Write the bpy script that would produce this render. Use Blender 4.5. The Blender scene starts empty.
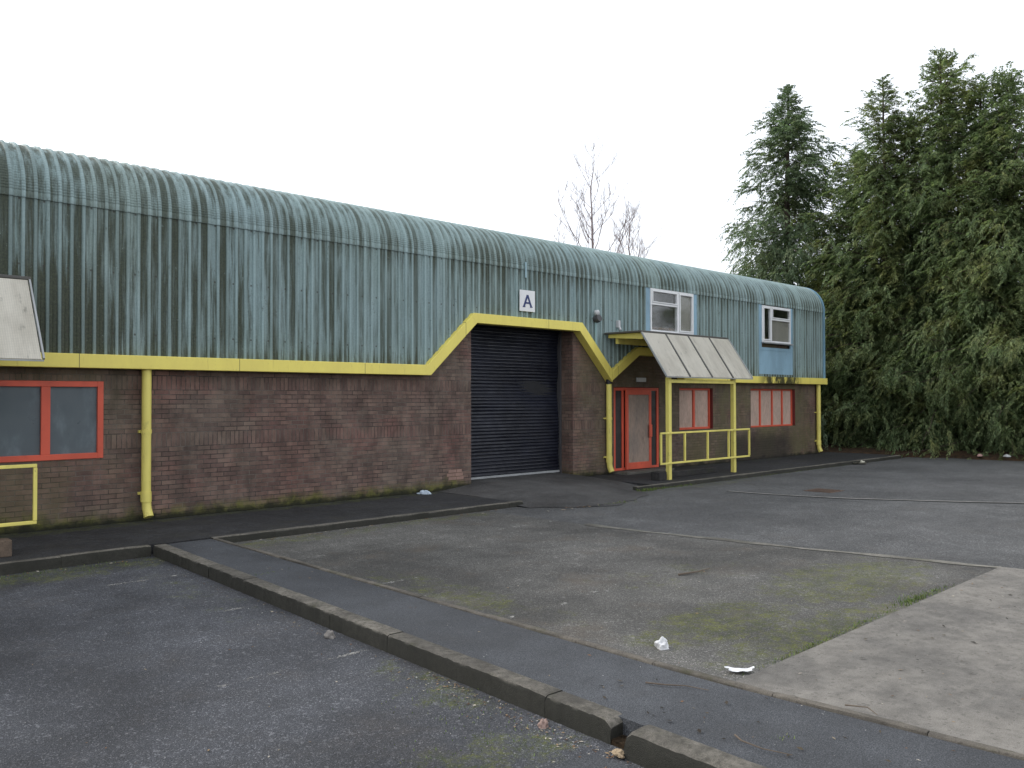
import bpy, math, random
import numpy as np
from mathutils import Vector, Matrix
R = math.radians
sc = bpy.context.scene
C = sc.collection
random.seed(7); rng = np.random.default_rng(11)

# ------------------------------------------------------------------ mesh helpers
class MB:
    """collects boxes, bars, tubes, sheets; build() links them as ONE mesh object"""
    def __init__(s): s.v = []; s.f = []
    def add(s, vs, fs):
        o = len(s.v); s.v += [tuple(v) for v in vs]; s.f += [tuple(i + o for i in f) for f in fs]; return s
    def box(s, x0, x1, y0, y1, z0, z1):
        return s.add([(x0,y0,z0),(x1,y0,z0),(x1,y1,z0),(x0,y1,z0),(x0,y0,z1),(x1,y0,z1),(x1,y1,z1),(x0,y1,z1)],
                     [(0,3,2,1),(4,5,6,7),(0,1,5,4),(1,2,6,5),(2,3,7,6),(3,0,4,7)])
    def hexa(s, p):   # 8 points bottom 4, top 4
        return s.add(p, [(0,3,2,1),(4,5,6,7),(0,1,5,4),(1,2,6,5),(2,3,7,6),(3,0,4,7)])
    def bar(s, a, b, w, h, up=(0,0,1)):
        a, b = Vector(a), Vector(b); d = (b - a).normalized(); u = Vector(up)
        r = d.cross(u).normalized(); u = r.cross(d)
        P = []
        for e in (a, b):
            for i, j in ((-1,-1),(1,-1),(1,1),(-1,1)): P.append(e + r*(i*w/2) + u*(j*h/2))
        return s.add(P, [(0,1,2,3),(7,6,5,4),(0,4,5,1),(1,5,6,2),(2,6,7,3),(3,7,4,0)])
    def tube(s, pts, rad, n=12, cap=True):
        pts = [Vector(p) for p in pts]; k = len(pts)
        if not hasattr(rad, '__len__'): rad = [rad]*k
        vs = []; ref = Vector((.31,.42,.85))
        for i, p in enumerate(pts):
            d = (pts[min(i+1,k-1)] - pts[max(i-1,0)]).normalized()
            a = d.cross(ref).normalized() if abs(d.dot(ref)) < .98 else d.cross(Vector((1,0,0))).normalized()
            b = d.cross(a)
            for j in range(n):
                t = 2*math.pi*j/n; vs.append(p + (a*math.cos(t) + b*math.sin(t))*rad[i])
        fs = [(i*n+j, i*n+(j+1)%n, (i+1)*n+(j+1)%n, (i+1)*n+j) for i in range(k-1) for j in range(n)]
        if cap: fs += [tuple(range(n))[::-1], tuple((k-1)*n + j for j in range(n))]
        return s.add(vs, fs)
    def prism(s, poly, axis, a0, a1):
        """extrude 2D polygon along axis ('x': poly=(y,z), 'y': poly=(x,z), 'z': poly=(x,y))"""
        def pt(q, a): return {'x':(a,q[0],q[1]), 'y':(q[0],a,q[1]), 'z':(q[0],q[1],a)}[axis]
        n = len(poly)
        return s.add([pt(q,a0) for q in poly] + [pt(q,a1) for q in poly],
                     [tuple(range(n))[::-1], tuple(range(n,2*n))] + [(i,(i+1)%n,n+(i+1)%n,n+i) for i in range(n)])
    def build(s, name, mat, parent=None, bevel=0, smooth=False, recalc=True):
        me = bpy.data.meshes.new(name); me.from_pydata(s.v, [], s.f); me.update()
        if recalc:
            import bmesh
            bm = bmesh.new(); bm.from_mesh(me); bmesh.ops.recalc_face_normals(bm, faces=bm.faces); bm.to_mesh(me); bm.free()
        o = bpy.data.objects.new(name, me); C.objects.link(o); me.materials.append(mat)
        if smooth:
            me.shade_smooth()
            md = o.modifiers.new('split', 'EDGE_SPLIT'); md.split_angle = R(38)
        if bevel:
            md = o.modifiers.new('bevel', 'BEVEL'); md.width = bevel; md.segments = 2; md.limit_method = 'ANGLE'
        if parent is not None:
            o.parent = parent; o.matrix_parent_inverse = parent.matrix_world.inverted() if False else Matrix.Translation(-parent.location)
        return o
def np_mesh(name, verts, faces4, mat, parent=None, smooth=False):
    me = bpy.data.meshes.new(name); nv, nf = len(verts), len(faces4)
    me.vertices.add(nv); me.vertices.foreach_set('co', np.asarray(verts, np.float32).ravel())
    me.loops.add(nf*4); me.polygons.add(nf)
    me.loops.foreach_set('vertex_index', np.asarray(faces4, np.int32).ravel())
    me.polygons.foreach_set('loop_start', np.arange(0, nf*4, 4, dtype=np.int32))
    me.update(calc_edges=True); me.validate()
    if smooth: me.shade_smooth()
    o = bpy.data.objects.new(name, me); C.objects.link(o); me.materials.append(mat)
    if parent is not None:
        o.parent = parent; o.matrix_parent_inverse = Matrix.Translation(-parent.location)
    return o
def tag(o, label=None, cat=None, group=None, kind=None):
    if label: o['label'] = label
    if cat: o['category'] = cat
    if group: o['group'] = group
    if kind: o['kind'] = kind
    return o
def thing(name, label, cat, loc, group=None):
    o = bpy.data.objects.new(name, None); C.objects.link(o); o.location = loc; o.empty_display_size = .2
    return tag(o, label, cat, group)
def struct(o): o['kind'] = 'structure'; return o

# ------------------------------------------------------------------ material helpers
class NT:
    def __init__(s, name):
        s.m = bpy.data.materials.new(name); s.m.use_nodes = True; s.t = s.m.node_tree
        s.b = s.t.nodes['Principled BSDF']; s.out = s.t.nodes['Material Output']; s._o = None
    def n(s, typ, **kw):
        nd = s.t.nodes.new(typ)
        for k, v in kw.items(): setattr(nd, k, v)
        return nd
    def link(s, a, b): s.t.links.new(a, b)
    def put(s, sock, v):
        if isinstance(v, bpy.types.NodeSocket): s.link(v, sock)
        elif isinstance(v, tuple) and len(v) == 3 and sock.type == 'RGBA': sock.default_value = (*v, 1)
        else: sock.default_value = v
    def pos(s):
        if s._o is None: s._o = s.n('ShaderNodeNewGeometry')
        return s._o.outputs['Position']
    def xyz(s):
        sp = s.n('ShaderNodeSeparateXYZ'); s.link(s.pos(), sp.inputs[0]); return sp.outputs
    def math(s, op, a, b=None, c=None, clamp=False):
        nd = s.n('ShaderNodeMath', operation=op, use_clamp=clamp); s.put(nd.inputs[0], a)
        if b is not None: s.put(nd.inputs[1], b)
        if c is not None: s.put(nd.inputs[2], c)
        return nd.outputs[0]
    def scale(s, sx=1, sy=1, sz=1, off=(0,0,0)):
        nd = s.n('ShaderNodeMapping'); s.link(s.pos(), nd.inputs[0]); nd.inputs['Scale'].default_value = (sx,sy,sz)
        nd.inputs['Location'].default_value = off; return nd.outputs[0]
    def noise(s, sc_, detail=4, rough=.55, vec=None, dim='3D', lac=2, out=0):
        nd = s.n('ShaderNodeTexNoise'); s.link(vec if vec is not None else s.pos(), nd.inputs['Vector'])
        nd.inputs['Scale'].default_value = sc_; nd.inputs['Detail'].default_value = detail; nd.inputs['Roughness'].default_value = rough
        return nd.outputs[out]
    def voro(s, sc_, vec=None, out='Distance', feature='F1', rnd=1):
        nd = s.n('ShaderNodeTexVoronoi', feature=feature); s.link(vec if vec is not None else s.pos(), nd.inputs['Vector'])
        nd.inputs['Scale'].default_value = sc_; nd.inputs['Randomness'].default_value = rnd; return nd.outputs[out]
    def white(s, val):
        nd = s.n('ShaderNodeTexWhiteNoise', noise_dimensions='1D'); s.put(nd.inputs['W'], val); return nd.outputs['Value']
    def ramp(s, v, lo, hi, a=0., b=1.):
        nd = s.n('ShaderNodeMapRange', interpolation_type='SMOOTHSTEP'); s.put(nd.inputs[0], v)
        for i, x in zip((1,2,3,4), (lo,hi,a,b)): nd.inputs[i].default_value = x
        return nd.outputs[0]
    def mix(s, f, a, b, mode='MIX'):
        nd = s.n('ShaderNodeMix', data_type='RGBA', blend_type=mode); s.put(nd.inputs[0], f)
        s.put(nd.inputs[6], a); s.put(nd.inputs[7], b); return nd.outputs[2]
    def mul(s, col, v):       # colour times scalar
        cb = s.n('ShaderNodeCombineXYZ')
        for i in range(3): s.put(cb.inputs[i], v)
        return s.mix(1., col, cb.outputs[0], 'MULTIPLY')
    def bump(s, h, dist, strength=1.):
        nd = s.n('ShaderNodeBump'); nd.inputs['Distance'].default_value = dist; nd.inputs['Strength'].default_value = strength
        s.put(nd.inputs['Height'], h); s.link(nd.outputs[0], s.b.inputs['Normal']); return nd
    def fin(s, col, rough=.8, spec=.3, metal=0.):
        s.put(s.b.inputs['Base Color'], col); s.put(s.b.inputs['Roughness'], rough)
        s.b.inputs['Specular IOR Level'].default_value = spec; s.b.inputs['Metallic'].default_value = metal
        return s.m
    def blob(s, x, y, rx, ry):      # soft elliptical area on the ground
        X, Y, _ = s.xyz()
        a = s.math('DIVIDE', s.math('SUBTRACT', X, x), rx); b = s.math('DIVIDE', s.math('SUBTRACT', Y, y), ry)
        d = s.math('ADD', s.math('MULTIPLY', a, a), s.math('MULTIPLY', b, b))
        return s.ramp(d, 0., 1., 1., 0.)
    def maxi(s, *v):
        r = v[0]
        for q in v[1:]: r = s.math('MAXIMUM', r, q)
        return r

def paint(name, col, dirt=(.06,.055,.035), amt=.5, rough=.5, scale=6, fade=.12):
    t = NT(name)
    n1 = t.noise(scale, 6, .65); n2 = t.noise(scale*.35, 3, .6, t.scale(1,1,.3)); n3 = t.noise(60, 4, .7)
    c = t.mix(t.ramp(n2, .3, .7, 0, 1), col, tuple(x*(1-fade*2)+.03*fade for x in col))
    c = t.mix(t.ramp(n1, .55, .8, 0, amt), c, dirt)
    c = t.mix(t.ramp(n3, .62, .75, 0, amt*.5), c, dirt)
    if name == 'yellow_paint':
        c = t.mix(t.ramp(t.noise(1.,5,.75,t.scale(14,14,1.6)), .60, .76, 0, .6), c, (.24,.17,.07))
        c = t.mix(t.ramp(t.noise(26,5,.8), .64, .69, 0, .8), c, (.16,.085,.045))
    t.bump(n3, .002, .4)
    return t.fin(c, rough, .4)

def asphalt(name, base, chip, chip_amt=.6, chip_sc=70, moss=(), tint=(.12,.09,.06), tint_amt=.25, wet=(), mossamt=1., bumpd=.006, patchy=.35):
    t = NT(name)
    big = t.noise(.45, 5, .6); mid = t.noise(2.6, 5, .65); fine = t.noise(130, 3, .8)
    cell = t.voro(chip_sc, out='Color'); cb = t.n('ShaderNodeSeparateColor'); t.link(cell, cb.inputs[0]); cv = cb.outputs[0]
    cell2 = t.voro(chip_sc*.32, out='Color'); cb2 = t.n('ShaderNodeSeparateColor'); t.link(cell2, cb2.inputs[0]); cv2 = cb2.outputs[1]
    c = t.mul(base, t.math('MULTIPLY_ADD', cv, .7, .65))
    c = t.mix(t.ramp(cv2, .965, .985, 0, chip_amt*.8), c, t.mul(chip, t.math('MULTIPLY_ADD', cv, .8, .5)))
    c = t.mix(t.ramp(cv, .9, .95, 0, chip_amt), c, chip)
    c = t.mul(c, t.ramp(fine, .33, .67, .50, 1.55))
    c = t.mul(c, t.ramp(big, .3, .7, 1-patchy, 1+patchy))
    c = t.mul(c, t.ramp(mid, .3, .7, .82, 1.16))
    c = t.mix(t.ramp(t.noise(1.1, 6, .7), .5, .75, 0, tint_amt), c, tint)
    if moss:
        a = t.maxi(*[t.math('MULTIPLY', t.blob(*m[:4]), m[4]) for m in moss])
        n = t.math('ADD', t.math('MULTIPLY', t.noise(2.6, 7, .78), .72), t.math('MULTIPLY', t.noise(17, 5, .8), .28))
        k = t.math('ADD', n, t.math('MULTIPLY', a, .30))
        f = t.ramp(k, .655, .76, 0, mossamt)
        mc = t.mix(t.ramp(t.noise(5, 4, .7), .35, .65), (.046,.058,.014), (.128,.135,.022))
        mc = t.mul(mc, t.ramp(t.noise(90, 3, .7), .25, .75, .55, 1.4))
        f = t.math('MULTIPLY', f, t.ramp(t.noise(7, 6, .8), .40, .56, .15, 1.))
        f = t.math('MULTIPLY', f, t.ramp(t.noise(30, 5, .85), .42, .56, .12, 1.))
        c = t.mix(f, c, mc)
    for w in wet:
        c = t.mix(t.math('MULTIPLY', t.blob(*w[:4]), t.ramp(t.noise(1.3,4,.6), .3, .6, 0, w[4])), c, w[5])
    h = t.math('ADD', t.math('MULTIPLY', t.voro(chip_sc), -1.), t.math('MULTIPLY', fine, .5))
    t.bump(h, bumpd, .9)
    return t.fin(c, t.ramp(mid, .3, .7, .75, .95), .28)

def concrete(name, base, dark, moss=0., bumpd=.004, wear=True):
    t = NT(name)
    big = t.noise(.9, 6, .65); mid = t.noise(6, 6, .7); fine = t.noise(140, 3, .75)
    c = t.mix(t.ramp(big, .35, .68), base, dark)
    c = t.mix(t.ramp(t.noise(2.1, 6, .7, t.scale(.35,1.4,1)), .5, .72, 0, .55), c, tuple(min(1,x*1.12) for x in base))
    c = t.mul(c, t.ramp(mid, .3, .7, .8, 1.17)); c = t.mul(c, t.ramp(fine, .25, .75, .7, 1.3))
    sp = t.voro(55, out='Color'); cb = t.n('ShaderNodeSeparateColor'); t.link(sp, cb.inputs[0])
    c = t.mix(t.ramp(cb.outputs[0], .93, .97, 0, .5), c, tuple(x*.4 for x in base))
    c = t.mix(t.ramp(t.noise(9,5,.8), .66, .74, 0, .55), c, (.025,.022,.018))
    if moss:
        n = t.noise(3.2, 6, .75); c = t.mix(t.ramp(n, .52, .7, 0, moss), c, (.045,.05,.014))
    t.bump(t.math('ADD', mid, t.math('MULTIPLY', fine, .6)), bumpd, 1.)
    return t.fin(c, .9, .25)

# ------------------------------------------------------------------ camera (about 29 mm, standing on the car park)
cam = bpy.data.cameras.new('camera'); co = bpy.data.objects.new('camera', cam); C.objects.link(co); sc.camera = co
yaw, pit, roll = 0.8167665, 0.0160621, -0.0015867
F = Vector((math.cos(yaw)*math.cos(pit), math.sin(yaw)*math.cos(pit), math.sin(pit)))
R0 = Vector((math.sin(yaw), -math.cos(yaw), 0)); U0 = R0.cross(F)
RR = R0*math.cos(roll) + U0*math.sin(roll); UU = U0*math.cos(roll) - R0*math.sin(roll)
m3 = Matrix((RR, UU, -F)).transposed()
co.matrix_world = Matrix.Translation((0,0,1.9)) @ m3.to_4x4()
cam.sensor_width = 36; cam.lens = 829.4/1024*36; cam.clip_start = .05; cam.clip_end = 2000

# ------------------------------------------------------------------ daylight: bright white overcast, glow from behind the building
SUN_EL, SUN_AZ = R(33), R(-25)          # azimuth from +Y towards +X
w = bpy.data.worlds.new('World'); sc.world = w; w.use_nodes = True
wt = w.node_tree; bg = wt.nodes['Background']
sky = wt.nodes.new('ShaderNodeTexSky'); sky.sky_type = 'NISHITA'; sky.sun_disc = False
sky.sun_elevation = SUN_EL; sky.sun_rotation = SUN_AZ; sky.air_density = 1.; sky.dust_density = 4.; sky.ozone_density = 1.
hs = wt.nodes.new('ShaderNodeHueSaturation'); hs.inputs['Saturation'].default_value = .28
cl = wt.nodes.new('ShaderNodeMix'); cl.data_type = 'RGBA'; cl.inputs[0].default_value = .58      # even cloud deck over the clear-sky glow
cl.inputs[7].default_value = (8.3,8.75,9.5,1)
wt.links.new(sky.outputs[0], hs.inputs['Color']); wt.links.new(hs.outputs[0], cl.inputs[6]); wt.links.new(cl.outputs[2], bg.inputs[0]); bg.inputs[1].default_value = .12
sl = bpy.data.lights.new('sun', 'SUN'); sl.energy = 1.0; sl.angle = R(16); sl.color = (1,.96,.9)
so = bpy.data.objects.new('sun', sl); C.objects.link(so); so.location = (-10, 40, 30)
sd = Vector((math.sin(SUN_AZ)*math.cos(SUN_EL), math.cos(SUN_AZ)*math.cos(SUN_EL), math.sin(SUN_EL)))
so.rotation_euler = (-sd).to_track_quat('-Z', 'Y').to_euler()
vs = sc.view_settings; vs.view_transform = 'Standard'; vs.look = 'None'; vs.gamma = 1; vs.exposure = 0.82

# ------------------------------------------------------------------ materials
m_left = asphalt('tarmac_left', (.058,.060,.066), (.19,.19,.20), .6, 125, moss=((1.5,10.6,5,.7,.9),(3.5,8.6,.6,2.4,.5),(3.6,4.6,.45,1.2,.7),(3.2,3.5,.8,.6,.75),(-3,10,6,1.2,.7)), tint=(.085,.07,.055), tint_amt=.3, mossamt=.75)
m_bay = asphalt('tarmac_bay', (.086,.083,.076), (.23,.22,.21), .5, 105, moss=((8.6,4.0,2.2,1.0,1.),(6.2,4.0,1.6,.7,.95),(5.25,6.4,.55,2.4,.75),(6.4,3.3,2.2,.45,1.),(7.6,5.4,2.2,1.,.5),(5.6,10.6,3.5,.5,.8),(8.2,10.7,3,.35,.8)), tint=(.105,.082,.06), tint_amt=.5, mossamt=.8)
m_road = asphalt('tarmac_road', (.080,.080,.079), (.2,.2,.2), .35, 80, moss=((17,10.7,5,.5,.7),(11.5,10.5,2,.5,.6)), tint=(.10,.09,.08), tint_amt=.25, mossamt=.5, patchy=.2)
m_path = asphalt('path_tarmac', (.056,.059,.064), (.11,.11,.115), .25, 170, tint=(.06,.058,.055), tint_amt=.25, patchy=.22, bumpd=.003)
m_pave = asphalt('pavement_tarmac', (.027,.027,.028), (.11,.11,.11), .3, 100, tint=(.045,.042,.03), tint_amt=.4, moss=((2,13.15,6,.5,.9),(8,13.2,5,.45,.8),(22,13.1,6,.4,.6)), mossamt=.6, patchy=.2, bumpd=.003)
m_ramp = asphalt('ramp_tarmac', (.058,.056,.054), (.14,.14,.14), .3, 110, tint=(.075,.062,.055), tint_amt=.5, patchy=.35, bumpd=.003)
m_slab = concrete('slab_concrete', (.185,.172,.152), (.118,.111,.101))
def kerb_material():
    m = concrete('kerb_concrete', (.20,.182,.152), (.085,.078,.068), moss=.5, bumpd=.014); t = m.node_tree; b = t.nodes['Principled BSDF']
    src = b.inputs['Base Color'].links[0].from_socket
    nz = t.nodes.new('ShaderNodeTexNoise'); nz.inputs['Scale'].default_value = 22; nz.inputs['Detail'].default_value = 6; nz.inputs['Roughness'].default_value = .75
    gp_ = t.nodes.new('ShaderNodeNewGeometry'); t.links.new(gp_.outputs['Position'], nz.inputs['Vector'])
    r2 = t.nodes.new('ShaderNodeMapRange'); r2.inputs[1].default_value = .46; r2.inputs[2].default_value = .64; r2.inputs[4].default_value = .75; t.links.new(nz.outputs[0], r2.inputs[0])
    m2 = t.nodes.new('ShaderNodeMix'); m2.data_type = 'RGBA'; t.links.new(r2.outputs[0], m2.inputs[0]); t.links.new(src, m2.inputs[6]); m2.inputs[7].default_value = (.055,.052,.042,1); src = m2.outputs[2]
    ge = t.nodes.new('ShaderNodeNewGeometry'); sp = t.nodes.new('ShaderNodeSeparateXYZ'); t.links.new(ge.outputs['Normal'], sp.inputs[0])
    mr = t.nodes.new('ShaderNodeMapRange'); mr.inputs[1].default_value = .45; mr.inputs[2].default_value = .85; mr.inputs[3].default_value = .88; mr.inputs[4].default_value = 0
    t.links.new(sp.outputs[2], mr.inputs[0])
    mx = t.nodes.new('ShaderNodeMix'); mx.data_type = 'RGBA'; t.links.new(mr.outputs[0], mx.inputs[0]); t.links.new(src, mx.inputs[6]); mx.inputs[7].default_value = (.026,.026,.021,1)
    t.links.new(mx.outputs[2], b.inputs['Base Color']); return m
m_kerb = kerb_material()   # tops rubbed pale by feet, upright faces mixed to near-black by their normal
m_step = concrete('kerb_concrete', (.15,.14,.122), (.07,.066,.06), moss=.55, bumpd=.008)
m_edge = concrete('edging_concrete', (.135,.12,.10), (.075,.068,.058), moss=.5, bumpd=.006)
m_chan = concrete('channel_concrete', (.185,.175,.15), (.09,.085,.072), moss=.5)

def brick_material():
    t = NT('dark_brick')
    X, Y, Z = t.xyz()
    u = t.math('ADD', X, Y)
    def bt(bw, rh, off, ms):
        cb = t.n('ShaderNodeCombineXYZ'); t.link(u, cb.inputs[0]); t.link(Z, cb.inputs[1])
        b = t.n('ShaderNodeTexBrick'); b.offset = off; t.link(cb.outputs[0], b.inputs['Vector'])
        for k, v in (('Scale',1),('Mortar Size',ms),('Mortar Smooth',.35),('Bias',0),('Brick Width',bw),('Row Height',rh)): b.inputs[k].default_value = v
        b.inputs['Color1'].default_value = (0,0,0,1); b.inputs['Color2'].default_value = (1,1,1,1); b.inputs['Mortar'].default_value = (.5,.5,.5,1)
        return b.outputs['Color'], b.outputs['Fac']
    c1, f1 = bt(.225,.075,.5,.0065); c2, f2 = bt(.075,.225,0,.0065)
    band = t.math('ADD', t.math('MULTIPLY', t.math('GREATER_THAN', Z, 1.125), t.math('LESS_THAN', Z, 1.35)),
                  t.math('MULTIPLY', t.math('GREATER_THAN', Z, 2.025), t.math('LESS_THAN', Z, 2.25)))
    band = t.math('MULTIPLY', band, t.math('LESS_THAN', Z, 2.3))
    cv = t.mix(band, c1, c2); fv = t.math('ADD', t.math('MULTIPLY', f1, t.math('SUBTRACT', 1., band)), t.math('MULTIPLY', f2, band))
    sp = t.n('ShaderNodeSeparateColor'); t.link(cv, sp.inputs[0]); bv = sp.outputs[0]
    big = t.noise(.7, 5, .65); mid = t.noise(3.5, 5, .7, t.scale(1,1,.6))
    c = t.mix(bv, (.122,.077,.066), (.192,.121,.097))
    c = t.mix(t.ramp(big, .35, .65), c, t.mix(bv, (.118,.086,.072), (.172,.129,.102)))
    c = t.mix(t.ramp(t.noise(1.2,4,.6,t.scale(1,1,1,(7,3,1))), .50, .70, 0, .5), c, (.205,.100,.084))
    c = t.mul(c, t.ramp(mid, .3, .7, .72, 1.25))
    c = t.mul(c, t.ramp(t.noise(120,3,.7), .25,.75,.75,1.25))
    mort = t.mix(t.ramp(t.noise(2.5,5,.7), .38, .62), (.050,.042,.038), (.16,.138,.118))
    c = t.mix(fv, c, mort)
    # soot, run-off and algae
    c = t.mix(t.ramp(t.noise(1.,6,.65,t.scale(1.5,1.5,.35)), .52, .75, 0, .6), c, (.035,.030,.027))
    alg = t.math('MULTIPLY', t.maxi(t.ramp(X, 17.5, 20, 0, 1), t.math('MULTIPLY', t.ramp(X, 14.3, 14.9), .6), t.ramp(X, 5, 3.6, 0, .6)), t.ramp(t.noise(.9,6,.7,t.scale(1,1,.7)), .34, .62, 0, .75))
    c = t.mix(alg, c, (.135,.122,.062))
    low = t.math('SUBTRACT', Z, t.math('MULTIPLY', t.math('ADD', t.noise(.9,5,.8,t.scale(1,1,.4)), t.ramp(X, 14, 17, 0, -.3)), .75))
    c = t.mix(t.ramp(low, -.38, -.10, .85, 0.), c, t.mix(t.ramp(t.noise(4,4,.7), .4, .6), (.040,.046,.014), (.14,.145,.028)))
    c = t.mix(t.ramp(t.math('SUBTRACT', Z, t.math('MULTIPLY', t.noise(2.4,4,.7), .3)), -.14, -.03, .9, 0), c, (.016,.017,.012))
    gr = t.math('MULTIPLY', t.math('MULTIPLY', t.ramp(X, 20.2, 21.6), t.ramp(X, 25.4, 24.2)), t.ramp(t.math('SUBTRACT', Z, t.math('MULTIPLY', t.noise(1.4,5,.75), .7)), .6, .15, 0, .75))
    c = t.mix(gr, c, (.034,.030,.026))
    h = t.math('SUBTRACT', t.math('MULTIPLY', t.noise(60,4,.7), .3), fv)
    t.bump(h, .008, .8)
    return t.fin(c, .9, .22)
m_brick = brick_material()

def cladding_material(name, roof=False):
    t = NT(name)
    X, Y, Z = t.xyz()
    pit_ = .157
    ph = t.math('FRACT', t.math('DIVIDE', X, pit_)); idn = t.math('FLOOR', t.math('DIVIDE', X, pit_))
    sheet = t.math('FLOOR', t.math('DIVIDE', X, pit_*6))
    ridge = t.math('MULTIPLY', t.ramp(ph, .62, .67), t.ramp(ph, .97, 1., 1, 0))
    pan = t.math('SUBTRACT', 1., ridge)
    wv = t.white(idn); ws = t.white(sheet)
    st = t.noise(1., 6, .68, t.scale(7,3,.55)); st2 = t.noise(1., 5, .7, t.scale(24,6,.8)); big = t.noise(.38, 5, .6, t.scale(1,1,1.2)); fine = t.noise(30,5,.75)
    c = t.mix(t.ramp(big, .35, .65), (.285,.370,.365), (.260,.338,.312))
    c = t.mix(t.ramp(ws, .0, 1., 0, .35), c, (.20,.30,.32))
    c = t.mul(c, t.ramp(fine, .3, .7, .86, 1.12))
    c = t.mix(t.math('MULTIPLY', ridge, .30), c, (.36,.475,.48))
    # chalky grey green film and black algae that collects in the pans
    film = t.math('MULTIPLY', t.ramp(t.math('ADD', st, t.math('MULTIPLY', wv, .22)), .42, .72), t.math('MULTIPLY_ADD', pan, .70, .30))
    film = t.math('MAXIMUM', film, t.math('MULTIPLY', pan, t.math('MULTIPLY_ADD', t.math('POWER', wv, 2.), .5, .10)))
    c = t.mix(t.math('MULTIPLY', film, .9), c, (.105,.135,.115))
    k = t.math('ADD', t.math('MULTIPLY', st, .6), t.math('MULTIPLY', st2, .4))
    k = t.math('ADD', k, t.math('MULTIPLY', wv, .10))
    st3 = t.noise(1., 4, .7, t.scale(60,20,.45))
    k = t.math('ADD', k, t.math('MULTIPLY_ADD', st3, .22, -.11))
    # where it is worst: near the left porch, above the fascia, under the sheet lap
    hot = t.math('MULTIPLY', t.math('MULTIPLY', t.ramp(X, 4.6, 3.0), t.ramp(X, 2.4, 3.0)), t.ramp(Z, 4.3, 2.9))
    foot = t.math('MULTIPLY', t.ramp(t.math('SUBTRACT', Z, t.math('MULTIPLY', st2, .6)), 2.66, 2.2), .8)
    lap = t.math('MULTIPLY', t.math('MULTIPLY', t.ramp(Z, 4.15, 4.74), t.ramp(Z, 5.3, 4.9)), .62)
    left = t.math('MULTIPLY', t.ramp(X, 11., 4.0), .62)
    apron = t.math('MULTIPLY', t.math('MULTIPLY', t.ramp(X, 22.6, 22.9), t.ramp(X, 24.9, 24.6)), t.ramp(Z, 2.9, 2.55))
    k = t.math('ADD', k, t.math('MULTIPLY', t.math('ADD', t.maxi(foot, lap, left, apron), t.math('MULTIPLY', hot, 1.2)), .26))
    d = t.math('MULTIPLY', t.ramp(k, .575, .79), t.math('MULTIPLY_ADD', pan, .66, t.math('MULTIPLY_ADD', hot, .3, .34)))
    if roof: d = t.math('MULTIPLY', d, .72)
    c = t.mix(t.math('MULTIPLY', d, .92), c, t.mix(t.ramp(fine, .4, .6), (.036,.044,.030), (.066,.076,.046)))
    dx = t.math('SUBTRACT', t.math('FRACT', t.math('DIVIDE', X, pit_*2)), .25); dz = t.math('SUBTRACT', t.math('FRACT', t.math('DIVIDE', Z, .92)), .12)
    scr = t.math('MULTIPLY', t.math('LESS_THAN', t.math('ABSOLUTE', dx), .045), t.math('LESS_THAN', t.math('ABSOLUTE', dz), .016))
    c = t.mix(t.math('MULTIPLY', scr, .75), c, (.05,.045,.035))
    # lichen flecks
    c = t.mix(t.math('MULTIPLY', t.ramp(t.noise(13,5,.8), .63, .70), .55), c, (.30,.37,.35))
    c = t.mix(t.math('MULTIPLY', t.ramp(t.noise(7,6,.8,t.scale(1,1,.6,(3,1,5))), .60, .70), .6), c, (.05,.058,.038))
    t.bump(t.noise(9,4,.6,t.scale(1,1,.5)), .004, .5)
    return t.fin(c, t.ramp(st, .3, .7, .5, .75), .4)
m_clad = cladding_material('pale_teal_cladding'); m_roof = cladding_material('pale_teal_roofing', True)
m_flash = paint('pale_blue_flashing', (.22,.38,.48), amt=.35)
m_blue = paint('pale_blue_panel', (.29,.45,.55), amt=.35)
m_yellow = paint('yellow_paint', (.85,.735,.185), dirt=(.20,.17,.05), amt=.45, rough=.5, scale=5)
def fascia_material():
    t = NT('yellow_fascia_paint'); X, Y, Z = t.xyz()
    c = t.mix(t.ramp(t.noise(1.6,5,.7,t.scale(1,1,.4)), .3, .7), (.88,.75,.165), (.79,.66,.155))
    c = t.mix(t.ramp(t.noise(14,5,.75,t.scale(1,1,.35)), .58, .78, 0, .6), c, (.20,.16,.05))
    bad = t.math('MULTIPLY', t.math('MULTIPLY', t.ramp(X, 22.2, 23.1), t.ramp(X, 25.2, 24.6)), t.ramp(t.noise(5,5,.75,t.scale(1,1,.5)), .34, .55, 0, .95))
    c = t.mix(bad, c, (.03,.032,.018))
    c = t.mix(t.ramp(t.noise(50,4,.7), .66, .74, 0, .35), c, (.12,.10,.04))
    jn = t.math('LESS_THAN', t.math('ABSOLUTE', t.math('SUBTRACT', t.math('FRACT', t.math('DIVIDE', X, 2.44)), .5)), .0022)
    c = t.mix(t.math('MULTIPLY', jn, .8), c, (.06,.05,.03))
    c = t.mix(t.ramp(t.noise(1.,5,.75,t.scale(22,4,1.1)), .60, .78, 0, .5), c, (.26,.17,.06))
    t.bump(t.noise(30,4,.7), .003, .3)
    return t.fin(c, .5, .4)
m_fascia = fascia_material()
m_red = paint('red_paint', (.70,.115,.062), dirt=(.10,.03,.02), amt=.3, rough=.5, fade=.1)
m_darkred = paint('dark_red_reveal', (.15,.022,.022), dirt=(.05,.02,.02), amt=.3)
m_white = paint('white_frame', (.82,.82,.81), dirt=(.3,.29,.26), amt=.35, rough=.4, fade=.04)
m_bar = paint('grey_glazing_bar', (.10,.095,.085), amt=.3)
m_alu = paint('weathered_aluminium', (.36,.37,.37), dirt=(.12,.12,.11), amt=.4, rough=.45)
m_lamp = paint('lamp_grey', (.075,.072,.075), amt=.4); m_lampw = paint('lamp_lens', (.62,.62,.62), amt=.2, rough=.25)
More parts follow.
